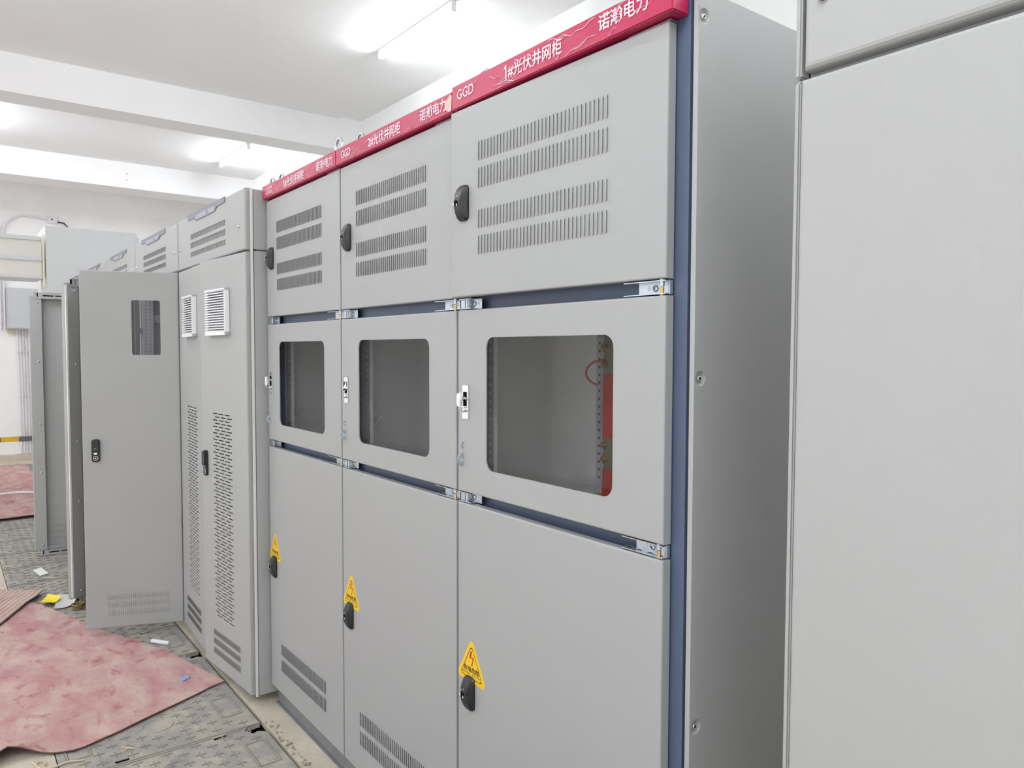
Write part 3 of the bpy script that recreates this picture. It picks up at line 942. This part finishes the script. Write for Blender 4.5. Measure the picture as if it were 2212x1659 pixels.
def lv_leaf(par, kind, side, x, w, ang, inside=False):
    """door leaf; side 'R' hinged on its right edge, 'L' hinged on its left; kind: vent / window / blank"""
    mb = MB()
    x0, x1 = (-w, 0) if side == 'R' else (0, w)
    # s measured from the hinge; convert to local x
    def rng(a, b): return (-b, -a) if side == 'R' else (a, b)
    holes = []
    la, lb = rng(0.112, 0.455) if kind != 'window' else rng(0.076, 0.411)
    rows = [(0.117, 0.150), (0.166, 0.199), (0.213, 0.245)]
    louvre_rows(mb, holes, la, lb, rows, 30, 0.0026, 0.42, 'powder2')
    win = None
    if kind == 'vent':
        sa, sb = rng(0.187, 0.430)
        holes += slots(sa)
    if kind == 'window':
        win = (*rng(0.1, 0.252), 1.637, 1.953)
        holes.append(win)
    tray(mb, x0, x1, ZD0, ZD1 if not inside else 2.092, 0.028, 'powder2', holes, r=0.006)
    if win: fillets(mb, win, 0.012, 0.0, 0.002, 'powder2', 5)
    d = mb.build('door', par, (x, 0, 0), ang)
    if kind == 'vent': vent_grille(d, *rng(0.192, 0.455), 1.739, 1.963)
    if win:
        g = MB(); g.box(win[0]-0.012, win[1]+0.012, 0.003, 0.006, win[2]-0.012, win[3]+0.012, 'clearglass')
        plab(g.build('glass_pane', d), 'small clear window pane')
    if side == 'R':
        mb = MB(); lv_handle(mb)
        plab(mb.build('handle', d, (-(w-(0.066 if kind != 'window' else 0.07)), 0, 1.088)), 'black lift handle')
    if inside:
        # stiffening frame on the inner face: bolted strip by the free edge, slotted bars top and bottom
        m2 = MB(); y0 = 0.030
        fx0, fx1 = (w-0.085, w-0.004) if side == 'L' else (-w+0.004, -w+0.085)
        m2.box(fx0, fx1, y0, y0+0.018, ZD0+0.006, 2.086, 'powder2')
        hx0, hx1 = (0.01, 0.05) if side == 'L' else (-0.05, -0.01)
        m2.box(hx0, hx1, y0, y0+0.012, ZD0+0.006, 2.086, 'powder2')
        m2.build('stiffener', d)
        for za, zb in ((2.070, 2.120), (0.010, 0.052)):
            m3 = MB(); tt = y0+0.008
            aa, bb2 = (0.02, w-0.035) if side == 'L' else (-w+0.035, -0.02)
            hs = []
            xx = aa+0.02
            while xx < bb2-0.13:
                hs.append((xx, xx+0.075, (za+zb)/2-0.005, (za+zb)/2+0.005)); xx += 0.085
            ex = (bb2-0.028, bb2-0.020, za+0.006, zb-0.004)
            hs.append(ex)
            tmp = MB()
            holed(tmp, aa, bb2, za, zb, hs, 0.0, 'powder2', 0.010, 'void')
            m3.raw([(v[0], tt+0.016-v[1], v[2]) for v in tmp.v], tmp.f, 'powder2')
            m3.box(aa, bb2, tt, tt+0.003, za, zb, 'void')
            m3.box(aa, bb2, tt, tt+0.016, zb-0.003, zb, 'powder2')
            plab(m3.build('slotted_bar', d), 'slotted crossbar of the door frame')
        for z in (2.042, 1.57, 1.07, 0.682, 0.094):
            m4 = MB(); bx = fx0+0.028 if side == 'L' else fx1-0.028
            m4.lathe([(0.009, 0), (0.008, 0.004), (0.004, 0.007), (0.0005, 0.0075)], (bx, y0+0.018, z), (0, 1, 0), 'zinc', 14)
            m4.build('bolt', d)
        m5 = MB(); gx = (w-0.006, w-0.001) if side == 'L' else (-w+0.001, -w+0.006)
        m5.box(*gx, 0.0285, 0.040, ZD0+0.01, 2.08, 'gasket'); m5.build('gasket', d)
    return d

def lv_cabinet(i, label, code, left, right, open_front, letter=True):
    xr, xl = BX[i], BX[i+1]
    w = xr-xl-0.008
    t = empty('power_cabinet', (xl+0.004, YF, 0), label, 'electrical cabinet', 'grey cabinets in the left part of the row')
    D = 0.80-YF
    # carcass
    mb = MB()
    for x in (0.0, w-0.002): mb.box(x, x+0.002, 0.03, D, 0.05, 2.40, 'powder2')
    mb.box(0, w, D-0.002, D, 0.05, 2.40, 'inner')
    mb.box(0, w, 0.03, D, 2.398, 2.404, 'powder2')
    mb.box(0, w, 0.03, D, 0.05, 0.054, 'inner')
    mb.box(0, w, 0.03, 0.05, 2.08, 2.14, 'powder2')
    mb.build('carcass', t)
    mb = MB()
    mb.box(0.02, w-0.02, 0.14, D-0.02, 0.001, 0.05, 'steelgrey')
    mb.build('plinth', t)
    # corner posts with holes, seen through the open doors
    if open_front:
        for x, sgn in ((0.004, 1), (w-0.059, -1)):
            mb = MB()
            perforated(mb, x, x+0.055, 0.056, 2.08, 0.034, 0.002, [x+0.016, x+0.042], 0.025, 0.0042, 'innerlight')
            pr = MB()
            perforated(pr, 0.034, 0.10, 0.056, 2.08, 0.0, 0.002, [0.052, 0.08], 0.025, 0.0042, 'innerlight')
            xe = x+0.055 if sgn > 0 else x
            mb.raw([(xe, v[0], v[2]) for v in pr.v], pr.f, 'innerlight')
            mb.build('corner_post', t)
        for z in (1.86, 1.12, 0.5):
            mb = MB(); mb.box(0.006, 0.03, 0.10, D-0.06, z, z+0.055, 'innerlight')
            for yy in (0.14, 0.2, 0.3): mb.lathe([(0.007, 0), (0.007, 0.004), (0.0005, 0.006)], (0.03, yy, z+0.03), (1, 0, 0), 'zinc', 10)
            mb.build('cross_rail', t)
        for z in (1.80, 1.0, 0.3):
            mb = MB()
            mb.box(0.0, 0.045, 0.018, 0.033, z-0.02, z+0.02, 'zinc')
            mb.box(-0.002, 0.02, 0.0, 0.02, z-0.018, z+0.018, 'white')
            for a in (-0.012, 0.012):
                for b in (0.012, 0.036): mb.lathe([(0.005, 0), (0.004, 0.003), (0.0005, 0.004)], (b, 0.018, z+a), (0, -1, 0), 'zinc', 10)
            mb.build('hinge', t)
    # top panel with rows of louvres
    mb = MB(); holes = []
    a, b = w*0.228, w*0.756
    rows = [(2.180, 2.206), (2.227, 2.257), (2.274, 2.303)]
    recess_rows(mb, holes, a, b, rows, 24)
    tray(mb, 0.006, w-0.004, ZT0, ZT1, 0.028, 'powder2', holes, r=0.008, hdepth=0.014)
    tp = mb.build('top_panel', t)
    for x in (0.055, w-0.085):
        mb = MB()
        mb.lathe([(0.009, 0), (0.009, 0.003), (0.005, 0.007), (0.0005, 0.008)], (x, 0, 2.242), (0, -1, 0), 'chrome', 16)
        mb.lathe([(0.0022, 0), (0.0022, 0.0003)], (x, -0.0081, 2.242), (0, -1, 0), 'void', 8)
        mb.build('panel_screw', tp)
    # shaped name plate
    c0 = w*0.187; c9 = w*0.764
    q = c9-c0
    P = [(c0, 2.412), (c0+0.012, 2.385), (c0+q*0.20, 2.3825), (c0+q*0.235, 2.366), (c0+q*0.255, 2.364), (c0+q*0.735, 2.364), (c0+q*0.755, 2.366), (c0+q*0.80, 2.3825), (c9-0.012, 2.385), (c9, 2.412)]
    mb = MB(); mb.prism(P, -0.004, 0.0, 'plate')
    if letter:
        mb.text(code[0], c0+q*0.255, c0+q*0.535, 2.3685, 2.3945, -0.0046, 'letter', weight=0.004)
        mb.text(code[1], c0+q*0.585, c0+q*0.735, 2.370, 2.3945, -0.0046, 'letter', weight=0.006)
    plab(mb.build('name_plate', tp), 'slate name plate with white lettering')
    # leaves
    if left: lv_leaf(t, left[0], 'L', 0.003, left[2], -radians(left[1]), left[3])
    if right: lv_leaf(t, right[0], 'R', w-0.002, right[2], radians(right[1]), right[3])
    if i == 0:
        # finished end panel on the right, in two pieces with the pale edging strip
        xs = w+0.010
        mb = MB()
        mb.box(xs-0.004, xs+0.002, 0.021, 0.032, 0.040, 2.406, 'gasket')
        mb.build('edge_strip', t)
        mb = MB(); mb.box(xs-0.004, xs+0.006, 0.036, D, ZT0, 2.400, 'powder2', ch=0.002); plab(mb.build('end_panel', t), 'upper end panel')
        mb = MB(); mb.box(xs-0.004, xs+0.006, 0.036, D, 0.045, ZT0-0.006, 'powder2', ch=0.002); plab(mb.build('end_panel', t), 'tall lower end panel')
        eye_bolt(t, (w-0.03, 0.14, 2.405))
    return t

lv_cabinet(0, 'grey cabinet with name plate 1AA8 and two vented doors slightly ajar', ('有源滤波柜', '1AA8'), ('vent', 2.6, 0.588, False), ('vent', 4.5, 0.588, False), False)
lv_cabinet(1, 'grey cabinet left of the one marked 1AA8, its windowed door standing wide open', ('电容补偿柜', '1AA7'), ('blank', 57, 0.592, True), ('window', 69, 0.52, False), True)
lv_cabinet(2, 'grey cabinet with one open door and name plate, third from the red-bannered cabinets', ('电容补偿柜', '1AA6'), ('blank', 95, 0.55, True), None, True)
lv_cabinet(3, 'grey cabinet fourth from the red-bannered cabinets, only its top showing over an open door', ('出线柜', '1AA5'), ('blank', 0, 0.588, False), ('blank', 0, 0.588, False), False)
lv_cabinet(4, 'grey cabinet farthest down the row, its name plate just above an open door', ('出线柜', '1AA4'), ('blank', 0, 0.588, False), ('blank', 0, 0.588, False), False)

# the cabinet beside the camera on the right, same family and same front line
t = empty('power_cabinet', (0.352, YF, 0), 'big pale grey cabinet filling the right edge of the picture', 'electrical cabinet')
w = 1.21; D = 0.885
mb = MB()
mb.box(0.0, 0.002, 0.03, D, 0.05, 2.40, 'powder2'); mb.box(w-0.002, w, 0.03, D, 0.05, 2.40, 'powder2')
mb.box(0, w, D-0.002, D, 0.05, 2.40, 'powder2'); mb.box(0, w, 0.03, D, 2.398, 2.404, 'powder2')
mb.box(0, w, 0.03, 0.05, 2.08, 2.14, 'powder2'); mb.build('carcass', t)
mb = MB(); mb.box(0.02, w-0.02, 0.08, D-0.02, 0.001, 0.05, 'steelgrey'); mb.build('plinth', t)
mb = MB(); mb.box(-0.012, -0.001, 0.006, D, 2.113, 2.408, 'powder2', ch=0.003); plab(mb.build('end_panel', t), 'upper end panel')
mb = MB(); mb.box(-0.012, -0.001, 0.006, D, 0.045, 2.107, 'powder2', ch=0.003); plab(mb.build('end_panel', t), 'tall lower end panel')
mb = MB(); holes = []
recess_rows(mb, holes, w*0.25, w*0.75, [(2.180, 2.206), (2.227, 2.257), (2.274, 2.303)], 24)
tray(mb, 0.006, w-0.004, 2.121, ZT1, 0.028, 'powder2', holes, r=0.010, hdepth=0.014)
tp = mb.build('top_panel', t)
for x in (0.040, w-0.085):
    mb = MB()
    mb.lathe([(0.009, 0), (0.009, 0.003), (0.005, 0.007), (0.0005, 0.008)], (x, 0, 2.226), (0, -1, 0), 'chrome', 16)
    mb.build('panel_screw', tp)
for x0, x1 in ((0.003, 0.600), (0.604, w-0.003)):
    mb = MB(); tray(mb, 0, x1-x0, ZD0, 2.107, 0.028, 'powder2', [], r=0.006)
    mb.build('door', t, (x0, 0, 0))

# ------------------------------------------------------------------ end of the row: tall entry cabinet and bus bridge
t = empty('entry_cabinet', (-9.0, -0.22, 0.004), 'tall plain white cabinet at the end of the row, near the end wall', 'electrical cabinet')
mb = MB(); mb.box(-0.9, 0, 0, 0.95, 0.0, 3.07, 'palewhite', ch=0.006); mb.build('body', t)
mb = MB(); mb.box(-0.012, 0.004, 0.95, 0.975, 0.0, 3.02, 'palewhite'); mb.build('edge_strip', t)
t = empty('bus_bridge', (-9.0, -0.255, 2.47), 'cream ribbed bus bridge crossing the aisle high on the left', 'bus duct')
mb = MB(); mb.box(-0.55, -0.03, -4.4, 0.0, 0.02, 0.45, 'cream'); mb.build('duct', t)
for z, h in ((0.43, 0.045), (0.20, 0.045), (0.0, 0.035)):
    mb = MB(); mb.box(-0.58, 0.0, -4.4, 0.0, z, z+h, 'palewhite', ch=0.004); mb.build('rib', t)
mb = MB()
mb.box(-0.02, 0.004, 0.004, 0.024, -0.10, 0.50, 'rod')
for z in (-0.10, 0.21, 0.02, 0.40): mb.cyl((0.004, 0.014, z+0.01), (1, 0, 0), 0.006, 0.004, 'zinc', 10)
plab(mb.build('corner_angle', t), 'pale yellow bolted corner angle')

# ------------------------------------------------------------------ things on the end wall
XW = -12.5
t = empty('wall_box', (XW, -0.4, 1.97), 'blue-grey wall box above a bundle of white cables', 'electrical box')
mb = MB(); mb.box(0, 0.16, 0, 0.42, 0, 0.61, 'meter', ch=0.006); mb.build('body', t)
mb = MB(); mb.box(0.16, 0.168, 0.012, 0.408, 0.012, 0.598, 'meter', ch=0.003); mb.build('cover', t)
for k in range(6):
    yy = -0.262+k*0.036
    mb = MB()
    mb.tube([(XW+0.03, yy-0.01, 1.975), (XW+0.03, yy, 1.5), (XW+0.03, yy+0.012, 0.6), (XW+0.03, yy+0.014, 0.10)], 0.009, 'pvc', 8)
    o = mb.build('wall_cable')
    tag(o, 'white cable down the end wall, %s of the bundle below the wall box' % ['leftmost', 'second from left', 'third from left', 'third from right', 'second from right', 'rightmost'][k], 'cable', 'cables below the wall box')
    for z in (1.62, 0.95):
        c = MB(); c.box(XW, XW+0.042, yy-0.012, yy+0.016, z+0.012*(k % 2), z+0.024+0.012*(k % 2), 'pvc'); c.build('cable_clip', o)
for k, (yy, zz) in enumerate(((-0.468, 2.7), (-0.420, 2.66))):
    mb = MB()
    if k == 0:
        mb.tube([(XW+0.034, yy, 1.96), (XW+0.034, yy, 3.45), (XW+0.034, yy-0.05, 3.7), (XW+0.034, yy-0.12, 3.9)], 0.014, 'pvc', 10)
    else:
        pts = [(XW+0.034, yy, 1.96), (XW+0.034, yy, 3.3)]
        for i in range(9):
            a = pi-pi/2*i/8
            pts.append((XW+0.034, yy+0.28+0.28*cos(a), 3.36+0.32*sin(a)))
        pts.append((XW+0.034, 0.16, 3.66))
        mb.tube(pts, 0.014, 'pvc', 10)
    o = mb.build('conduit')
    tag(o, ['white conduit running straight up the end wall beside the wall box', 'white conduit that arches over to the small socket box on the end wall'][k], 'conduit', 'conduits on the end wall')
    for z in (2.05, 2.9):
        c = MB(); c.box(XW, XW+0.036, yy-0.024, yy+0.024, z, z+0.02, 'pvc'); c.build('conduit_clip', o)
mb = MB()
mb.tube([(XW+0.03, -0.36+0.05*cos(a), 1.955-0.055*abs(sin(a))-0.02) for a in [pi*i/12 for i in range(13)]], 0.008, 'rod', 8)
mb.tube([(XW+0.03, -0.36+0.03*cos(a), 1.955-0.035*abs(sin(a))-0.01) for a in [pi*i/12 for i in range(13)]], 0.008, 'rod', 8)
tag(mb.build('cable_loop', loc=(0, 0, 0.02)), 'small cream cable loop under the blue-grey wall box', 'cable')
t = empty('socket_box', (XW, 0.145, 3.60), 'small square white box high on the end wall with a black cable', 'electrical box')
mb = MB(); mb.box(0, 0.04, 0, 0.14, 0, 0.11, 'pvc', ch=0.006); mb.build('body', t)
mb = MB(); mb.lathe([(0.012, 0), (0.012, 0.002)], (0.040, 0.068, 0.058), (1, 0, 0), 'void', 14)
for yy in (0.02, 0.12): mb.lathe([(0.004, 0), (0.004, 0.002)], (0.040, yy, 0.055), (1, 0, 0), 'rail', 8)
mb.build('knockout', t)
mb = MB()
mb.tube([(XW+0.034, 0.29, 3.625), (XW+0.034, 0.37, 3.618), (XW+0.034, 0.415, 3.57), (XW+0.034, 0.40, 3.53), (XW+0.034, 0.30, 3.47), (XW+0.034, 0.24, 3.43)], 0.010, 'black', 10)
o = mb.build('black_cable'); tag(o, 'short black cable leaving the socket box on the end wall', 'cable')
c = MB(); c.box(XW, XW+0.036, 0.39, 0.44, 3.55, 3.57, 'pvc'); c.build('cable_clip', o)
for z, nm in ((0.20, 'upper'), (0.11, 'lower')):
    mb = MB(); mb.lathe([(0.012, 0), (0.012, 0.02), (0.006, 0.03), (0.006, 0.05)], (-10.99, 0.995, 3.991+z), (1, 0, 0), 'rail', 10)
    tag(mb.build('anchor_bolt'), '%s of two steel bolts in the face of the farther ceiling beam' % nm, 'bolt')

# ------------------------------------------------------------------ trench covers
def cover_mesh(notch):
    mb = MB(); a = 0.2475; b = 0.3805; z = -0.001
    if notch:
        base = [(-a, -b), (a, -b), (a, b), (-a+0.085, b), (-a+0.06, b-0.03), (-a+0.07, b-0.055), (-a+0.02, b-0.075), (-a, b-0.06)]
    else:
        base = [(-a, -b), (a, -b), (a, b), (-a, b)]
    mb.prismz(base, -0.020, z, 'cover')
    h = 0.0035
    def ridge(x0, y0, x1, y1, wd=0.0035, mt='cover'):
        d = Vector((x1-x0, y1-y0, 0)); n = Vector((-d.y, d.x, 0)).normalized()*wd
        P = [Vector((x0, y0, 0)), Vector((x1, y1, 0))]
        v = [P[0]-n*1.6+Vector((0, 0, z)), P[1]-n*1.6+Vector((0, 0, z)), P[1]+n*1.6+Vector((0, 0, z)), P[0]+n*1.6+Vector((0, 0, z)),
             P[0]-n*0.6+Vector((0, 0, z+h)), P[1]-n*0.6+Vector((0, 0, z+h)), P[1]+n*0.6+Vector((0, 0, z+h)), P[0]+n*0.6+Vector((0, 0, z+h))]
        mb.raw(v, [(4, 5, 6, 7)], 'cover')
        mb.raw(v, [(0, 1, 5, 4), (1, 2, 6, 5), (2, 3, 7, 6), (3, 0, 4, 7)], mt)
    for sy in (0.305, -0.305):
        P = [(-0.10, sy-0.042), (0.10, sy-0.042), (0.10, sy+0.042), (-0.10, sy+0.042)]
        for i in range(4): ridge(*P[i], *P[(i+1) % 4], 0.004, 'coverline')
    mb.tube([(0.062*cos(t), 0.01+0.062*sin(t), z) for t in [2*pi*i/36 for i in range(36)]], 0.0042, 'cover', 6, True)
    k = 0
    y = -0.35
    while y < 0.36:
        x = -0.215+(0.0415 if k % 2 else 0.0)
        while x < 0.22:
            inrect = abs(abs(y)-0.305) < 0.060 and abs(x) < 0.125
            incirc = x*x+(y-0.01)**2 < 0.09**2
            if not inrect and not incirc:
                ridge(x-0.023, y, x+0.023, y, 0.0018, 'coverline'); ridge(x, y-0.021, x, y+0.021, 0.0018, 'coverline')
            x += 0.083
        y += 0.056; k += 1
    ridge(-a+0.006, -b, -a+0.006, b-0.08, 0.005, 'coverline'); ridge(a-0.006, -b, a-0.006, b, 0.005, 'coverline')
    # hand slots
    for x, y in ((-0.225, 0.20), (0.225, -0.17)):
        mb.raw([(x-0.008+0.016*(i % 2), y-0.026+0.052*(i//2), z+0.0006) for i in (0, 1, 3, 2)], [(0, 1, 2, 3)], 'void')
        ridge(x-0.012, y-0.028, x-0.012, y+0.028, 0.002)
    return mb
seamx = -1.243
names = ['nearest of the grey trench covers, half out of the picture', 'grey trench cover with a broken corner hole, beside the cabinet marked 3#', 'grey trench cover with ringed centre beside the pink mat corner',
         'grey trench cover mostly under the pink mat, before the vented cabinet', 'grey trench cover with a missing corner under the slightly open vented doors']
protoA = protoB = None
k = 0
x = seamx
while x > -11.7:
    notch = k in (1, 3)
    xc = x-0.25
    pr = protoB if notch else protoA
    if pr is None:
        o = cover_mesh(notch).build('trench_cover')
        if notch: protoB = o
        else: protoA = o
    else:
        o = pr.copy(); COL.objects.link(o)
    o.location = (xc, (PY0+PY1)/2-0.005, 0.0)
    lab = names[k] if k < len(names) else 'grey trench cover number %d counted down the aisle from the picture foot' % (k+1)
    tag(o, lab, 'trench cover', 'grey trench covers along the aisle')
    x -= 0.5; k += 1

# crumbled mortar along the edge of the trench
mb = MB(); rr = random.Random(8)
for i in range(70):
    x = -2.24+rr.random()*0.62; y = PY1+0.004+abs(rr.gauss(0, 0.016)); s = 0.003+0.007*rr.random()**2
    bmv = [(x+s*a*(0.7+rr.random()*0.6), y+s*b*(0.7+rr.random()*0.6), s*0.5+s*c*0.6) for a, b, c in ((1, 0, 0), (-1, 0, 0), (0, 1, 0), (0, -1, 0), (0, 0, 1), (0, 0, -0.8))]
    mb.raw(bmv, [(0, 2, 4), (2, 1, 4), (1, 3, 4), (3, 0, 4), (2, 0, 5), (1, 2, 5), (3, 1, 5), (0, 3, 5)], 'putty')
o = mb.build('mortar_crumbs'); tag(o, 'crumbs of broken mortar along the edge of the trench', 'crumbs', kind='stuff')

# ------------------------------------------------------------------ rubber mats
def pline(pts, t):
    L = [0]
    for a, b in zip(pts[:-1], pts[1:]): L.append(L[-1]+(Vector(b)-Vector(a)).length)
    d = t*L[-1]
    for i in range(len(pts)-1):
        if d <= L[i+1]+1e-9:
            k = (d-L[i])/(L[i+1]-L[i]); a, b = Vector(pts[i]), Vector(pts[i+1])
            return a+(b-a)*k
    return Vector(pts[-1])

def sheet(name, A, B, n, m, zf, th, mat, edge, parent=None):
    """curving rubber sheet between edge lines A and B"""
    mb = MB(); top = []; 
    for i in range(n+1):
        a = pline(A, i/n); b = pline(B, i/n); row = []
        for j in range(m+1):
            p = a+(b-a)*(j/m); row.append((p.x, p.y, zf(p.x, p.y, i/n, j/m)))
        top.append(row)
    v = [p for r in top for p in r]; q = m+1; N = len(v)
    v2 = v+[(p[0], p[1], p[2]-th) for p in v]
    f = [(i*q+j, (i+1)*q+j, (i+1)*q+j+1, i*q+j+1) for i in range(n) for j in range(m)]
    mb.raw(v2, f, mat, mat != 'matrib')
    mb.raw(v2, [tuple(N+k for k in g[::-1]) for g in f], edge, True)
    rim = [(i*q, (i+1)*q) for i in range(n)]+[(n*q+j, n*q+j+1) for j in range(m)]+[((i+1)*q+m, i*q+m) for i in range(n)][::-1]+[(j+1, j) for j in range(m)][::-1]
    mb.raw(v2, [(a, b, b+N, a+N) for a, b in rim], edge)
    return mb.build(name, parent)

NEAR = [(-2.755, -0.114), (-2.738, -0.174), (-2.703, -0.237), (-2.622, -0.407), (-2.552, -0.561), (-2.521, -0.621), (-2.491, -0.702), (-2.466, -0.769), (-2.463, -0.80), (-2.487, -0.885), (-2.534, -0.969), (-2.547, -1.025), (-2.50, -1.10), (-2.50, -1.6), (-2.55, -2.4)]
FAR = [(-2.763, -0.108), (-3.078, -0.190), (-3.324, -0.249), (-3.497, -0.316), (-3.714, -0.405), (-4.009, -0.535), (-4.226, -0.587), (-4.451, -0.662), (-4.697, -0.748), (-5.2, -1.05), (-5.9, -1.5), (-6.4, -2.4)]
def mz(x, y, s, r):
    z = 0.0125+0.003*(sin(x*5.1+y*3)+sin(y*7-x*2))*0.5
    if r < 0.06:
        d = (y+1.03)/0.09
        z += 0.050*math.exp(-d*d)*(1-r/0.06)
    return z
o = sheet('rubber_mat', NEAR, FAR, 60, 30, mz, 0.005, 'mat', 'matedge')
tag(o, 'large dusty pink-red rubber mat lying across the aisle floor in front', 'mat')
# turned-over corner showing the ribbed face
def ribz(x, y, s, r):
    k = int(round(r*88)) % 4
    return 0.030+(0.0, 0.004, 0.004, 0.0)[k]-0.012*min(1, r*3)*0
EA = [(-4.897, -0.688), (-4.79, -0.73), (-4.69, -0.79), (-4.32, -0.955), (-3.60, -1.30)]
o2 = sheet('ribbed_flap', EA[::-1], [(p[0]-0.42, p[1]-0.54) for p in EA][::-1], 24, 88, ribz, 0.006, 'matrib', 'matedge', o)
plab(o2, 'turned-over ribbed corner of the mat')
def m2z(x, y, s, r):
    z = 0.010+0.002*sin(x*6)
    if s < 0.06: z += 0.035*(1-s/0.06)**0.5*s/0.06*2
    return z
o = sheet('rubber_mat', [(-7.66, -2.4), (-7.66, -0.78), (-7.70, -0.26)][::1], [(-11.75, -2.4), (-11.75, -0.6), (-11.75, -0.26)], 30, 40,
          lambda x, y, s, r: 0.012+0.002*sin(x*6+y)+(0.045*math.exp(-((r-0.012)/0.014)**2)), 0.006, 'mat', 'matedge')
tag(o, 'dusty pink rubber mat far down the aisle, its near edge rolled over', 'mat')

# ------------------------------------------------------------------ litter on the floor
def flat(name, pts, th, mat, label, cat, z=0.002, sag=0.0, extra=None):
    mb = MB()
    if sag:
        a, b, c, d = [Vector(p) for p in pts]; n = 8
        grid = []
        for i in range(n+1):
            for j in range(n+1):
                p = (a*(1-i/n)+b*(i/n))*(1-j/n)+(d*(1-i/n)+c*(i/n))*(j/n)
                grid.append((p.x, p.y, z+sag*((i/n-0.5)**2*4)*(0.4+0.6*j/n)))
        q = n+1
        f = [(i*q+j, (i+1)*q+j, (i+1)*q+j+1, i*q+j+1) for i in range(n) for j in range(n)]
        N = len(grid); g2 = grid+[(p[0], p[1], p[2]-th) for p in grid]
        mb.raw(g2, f, mat, True); mb.raw(g2, [tuple(k+N for k in r[::-1]) for r in f], mat, True)
    else:
        mb.prismz(pts, z, z+th, mat)
    if extra: extra(mb)
    return tag(mb.build(name), label, cat)
flat('plastic_sheet', [(-4.80, -0.61), (-4.74, -0.50), (-4.50, -0.55), (-4.47, -0.665)], 0.001, 'film', 'crumpled white plastic sheet under the open cabinet door', 'plastic sheet', 0.007, 0.012)
def yel(mb):
    a = Vector((-4.66, -0.705)); u = Vector((-0.125, 0.045)); w2 = Vector((0.09, 0.045))
    for i in range(7):
        p = a+u*(i/7+0.05)+w2*0.10
        q = [p, p+u*0.09, p+u*0.09+w2*0.10, p+w2*0.10]
        mb.face([(v.x, v.y, 0.040) for v in q], 'ink')
flat('yellow_label', [(-4.63, -0.728), (-4.79, -0.668), (-4.665, -0.605), (-4.545, -0.668)], 0.001, 'paperyel', 'bright yellow paper label lying by the mat edge', 'paper label', 0.020, 0.016)
mb = MB()
for rr2, zz in ((0.034, 0.008), (0.031, 0.018), (0.036, 0.028)):
    mb.tube([(-4.425+rr2*cos(t), -0.535+rr2*sin(t), zz+0.005+0.004*sin(3*t)) for t in [2*pi*i/28 for i in range(28)]], 0.006, 'olive', 8, True)
mb.box(-4.52, -4.35, -0.470, -0.455, 0.004, 0.020, 'olive', T=Matrix.Translation((-4.38, -0.49, 0)) @ Matrix.Rotation(radians(38), 4, 'Z') @ Matrix.Translation((4.44, 0.46, 0)))
tag(mb.build('strapping_coil'), 'coil of olive strapping band on the floor under the open door', 'strapping')
def stick(name, a, b, r, mat, label, cat, z=None):
    mb = MB(); zz = z if z is not None else r
    mb.tube([(a[0], a[1], zz), ((a[0]+b[0])/2, (a[1]+b[1])/2, zz), (b[0], b[1], zz)], r, mat, 10)
    return tag(mb.build(name), label, cat)
stick('pipe_offcut', (-3.530, -0.285), (-3.435, -0.215), 0.012, 'pvc', 'short white pipe offcut on the trench covers by the open door', 'pipe')
stick('pipe_offcut', (-4.155, -0.475), (-4.02, -0.36), 0.014, 'pvc', 'white pipe offcut poking from under the open windowed door', 'pipe')
flat('card', [(-5.58, -0.69), (-5.62, -0.63), (-5.42, -0.60), (-5.38, -0.66)], 0.002, 'paper', 'small white card on the trench covers far down the aisle', 'card', 0.004)
stick('wood_splinter', (-5.28, -0.64), (-5.24, -0.57), 0.0035, 'wood', 'pale wood splinter near the white card', 'splinter', 0.009)
stick('wood_splinter', (-4.98, -0.60), (-5.02, -0.46), 0.003, 'wood', 'pale wood splinter nearer the open door', 'splinter', 0.009)
flat('paper_strip', [(-9.30, -0.75), (-9.34, -0.50), (-9.20, -0.36), (-9.10, -0.38), (-9.22, -0.55), (-9.22, -0.74)], 0.003, 'paper', 'crumpled white strip on the far rubber mat', 'paper', 0.016)
flat('blue_sticker', [(-2.905, -0.293), (-2.93, -0.247), (-2.895, -0.235), (-2.867, -0.285)], 0.001, 'bluefoil', 'small blue sticker on the pink rubber mat', 'sticker', 0.0135)
mb = MB(); mb.tube([(-2.46, -0.95, 0.006), (-2.40, -0.93, 0.005), (-2.37, -0.89, 0.005), (-2.385, -0.84, 0.005), (-2.36, -0.78, 0.005)], 0.004, 'wood', 8)
mb.tube([(-2.42+0.028*cos(t), -0.925+0.016*sin(t), 0.007) for t in [2*pi*i/18 for i in range(18)]], 0.003, 'wood', 6, True)
tag(mb.build('cord_scrap'), 'looped cord scrap under the lifted mat edge', 'cord')
mb = MB(); mb.tube([(-2.375, -0.640, 0.006), (-2.345, -0.622, 0.010), (-2.33, -0.60, 0.006)], 0.003, 'wood', 6); mb.tube([(-2.36, -0.60, 0.006), (-2.345, -0.622, 0.010), (-2.335, -0.645, 0.006)], 0.003, 'wood', 6)
tag(mb.build('twig_scrap'), 'tiny brown scrap on the ringed trench cover', 'scrap')
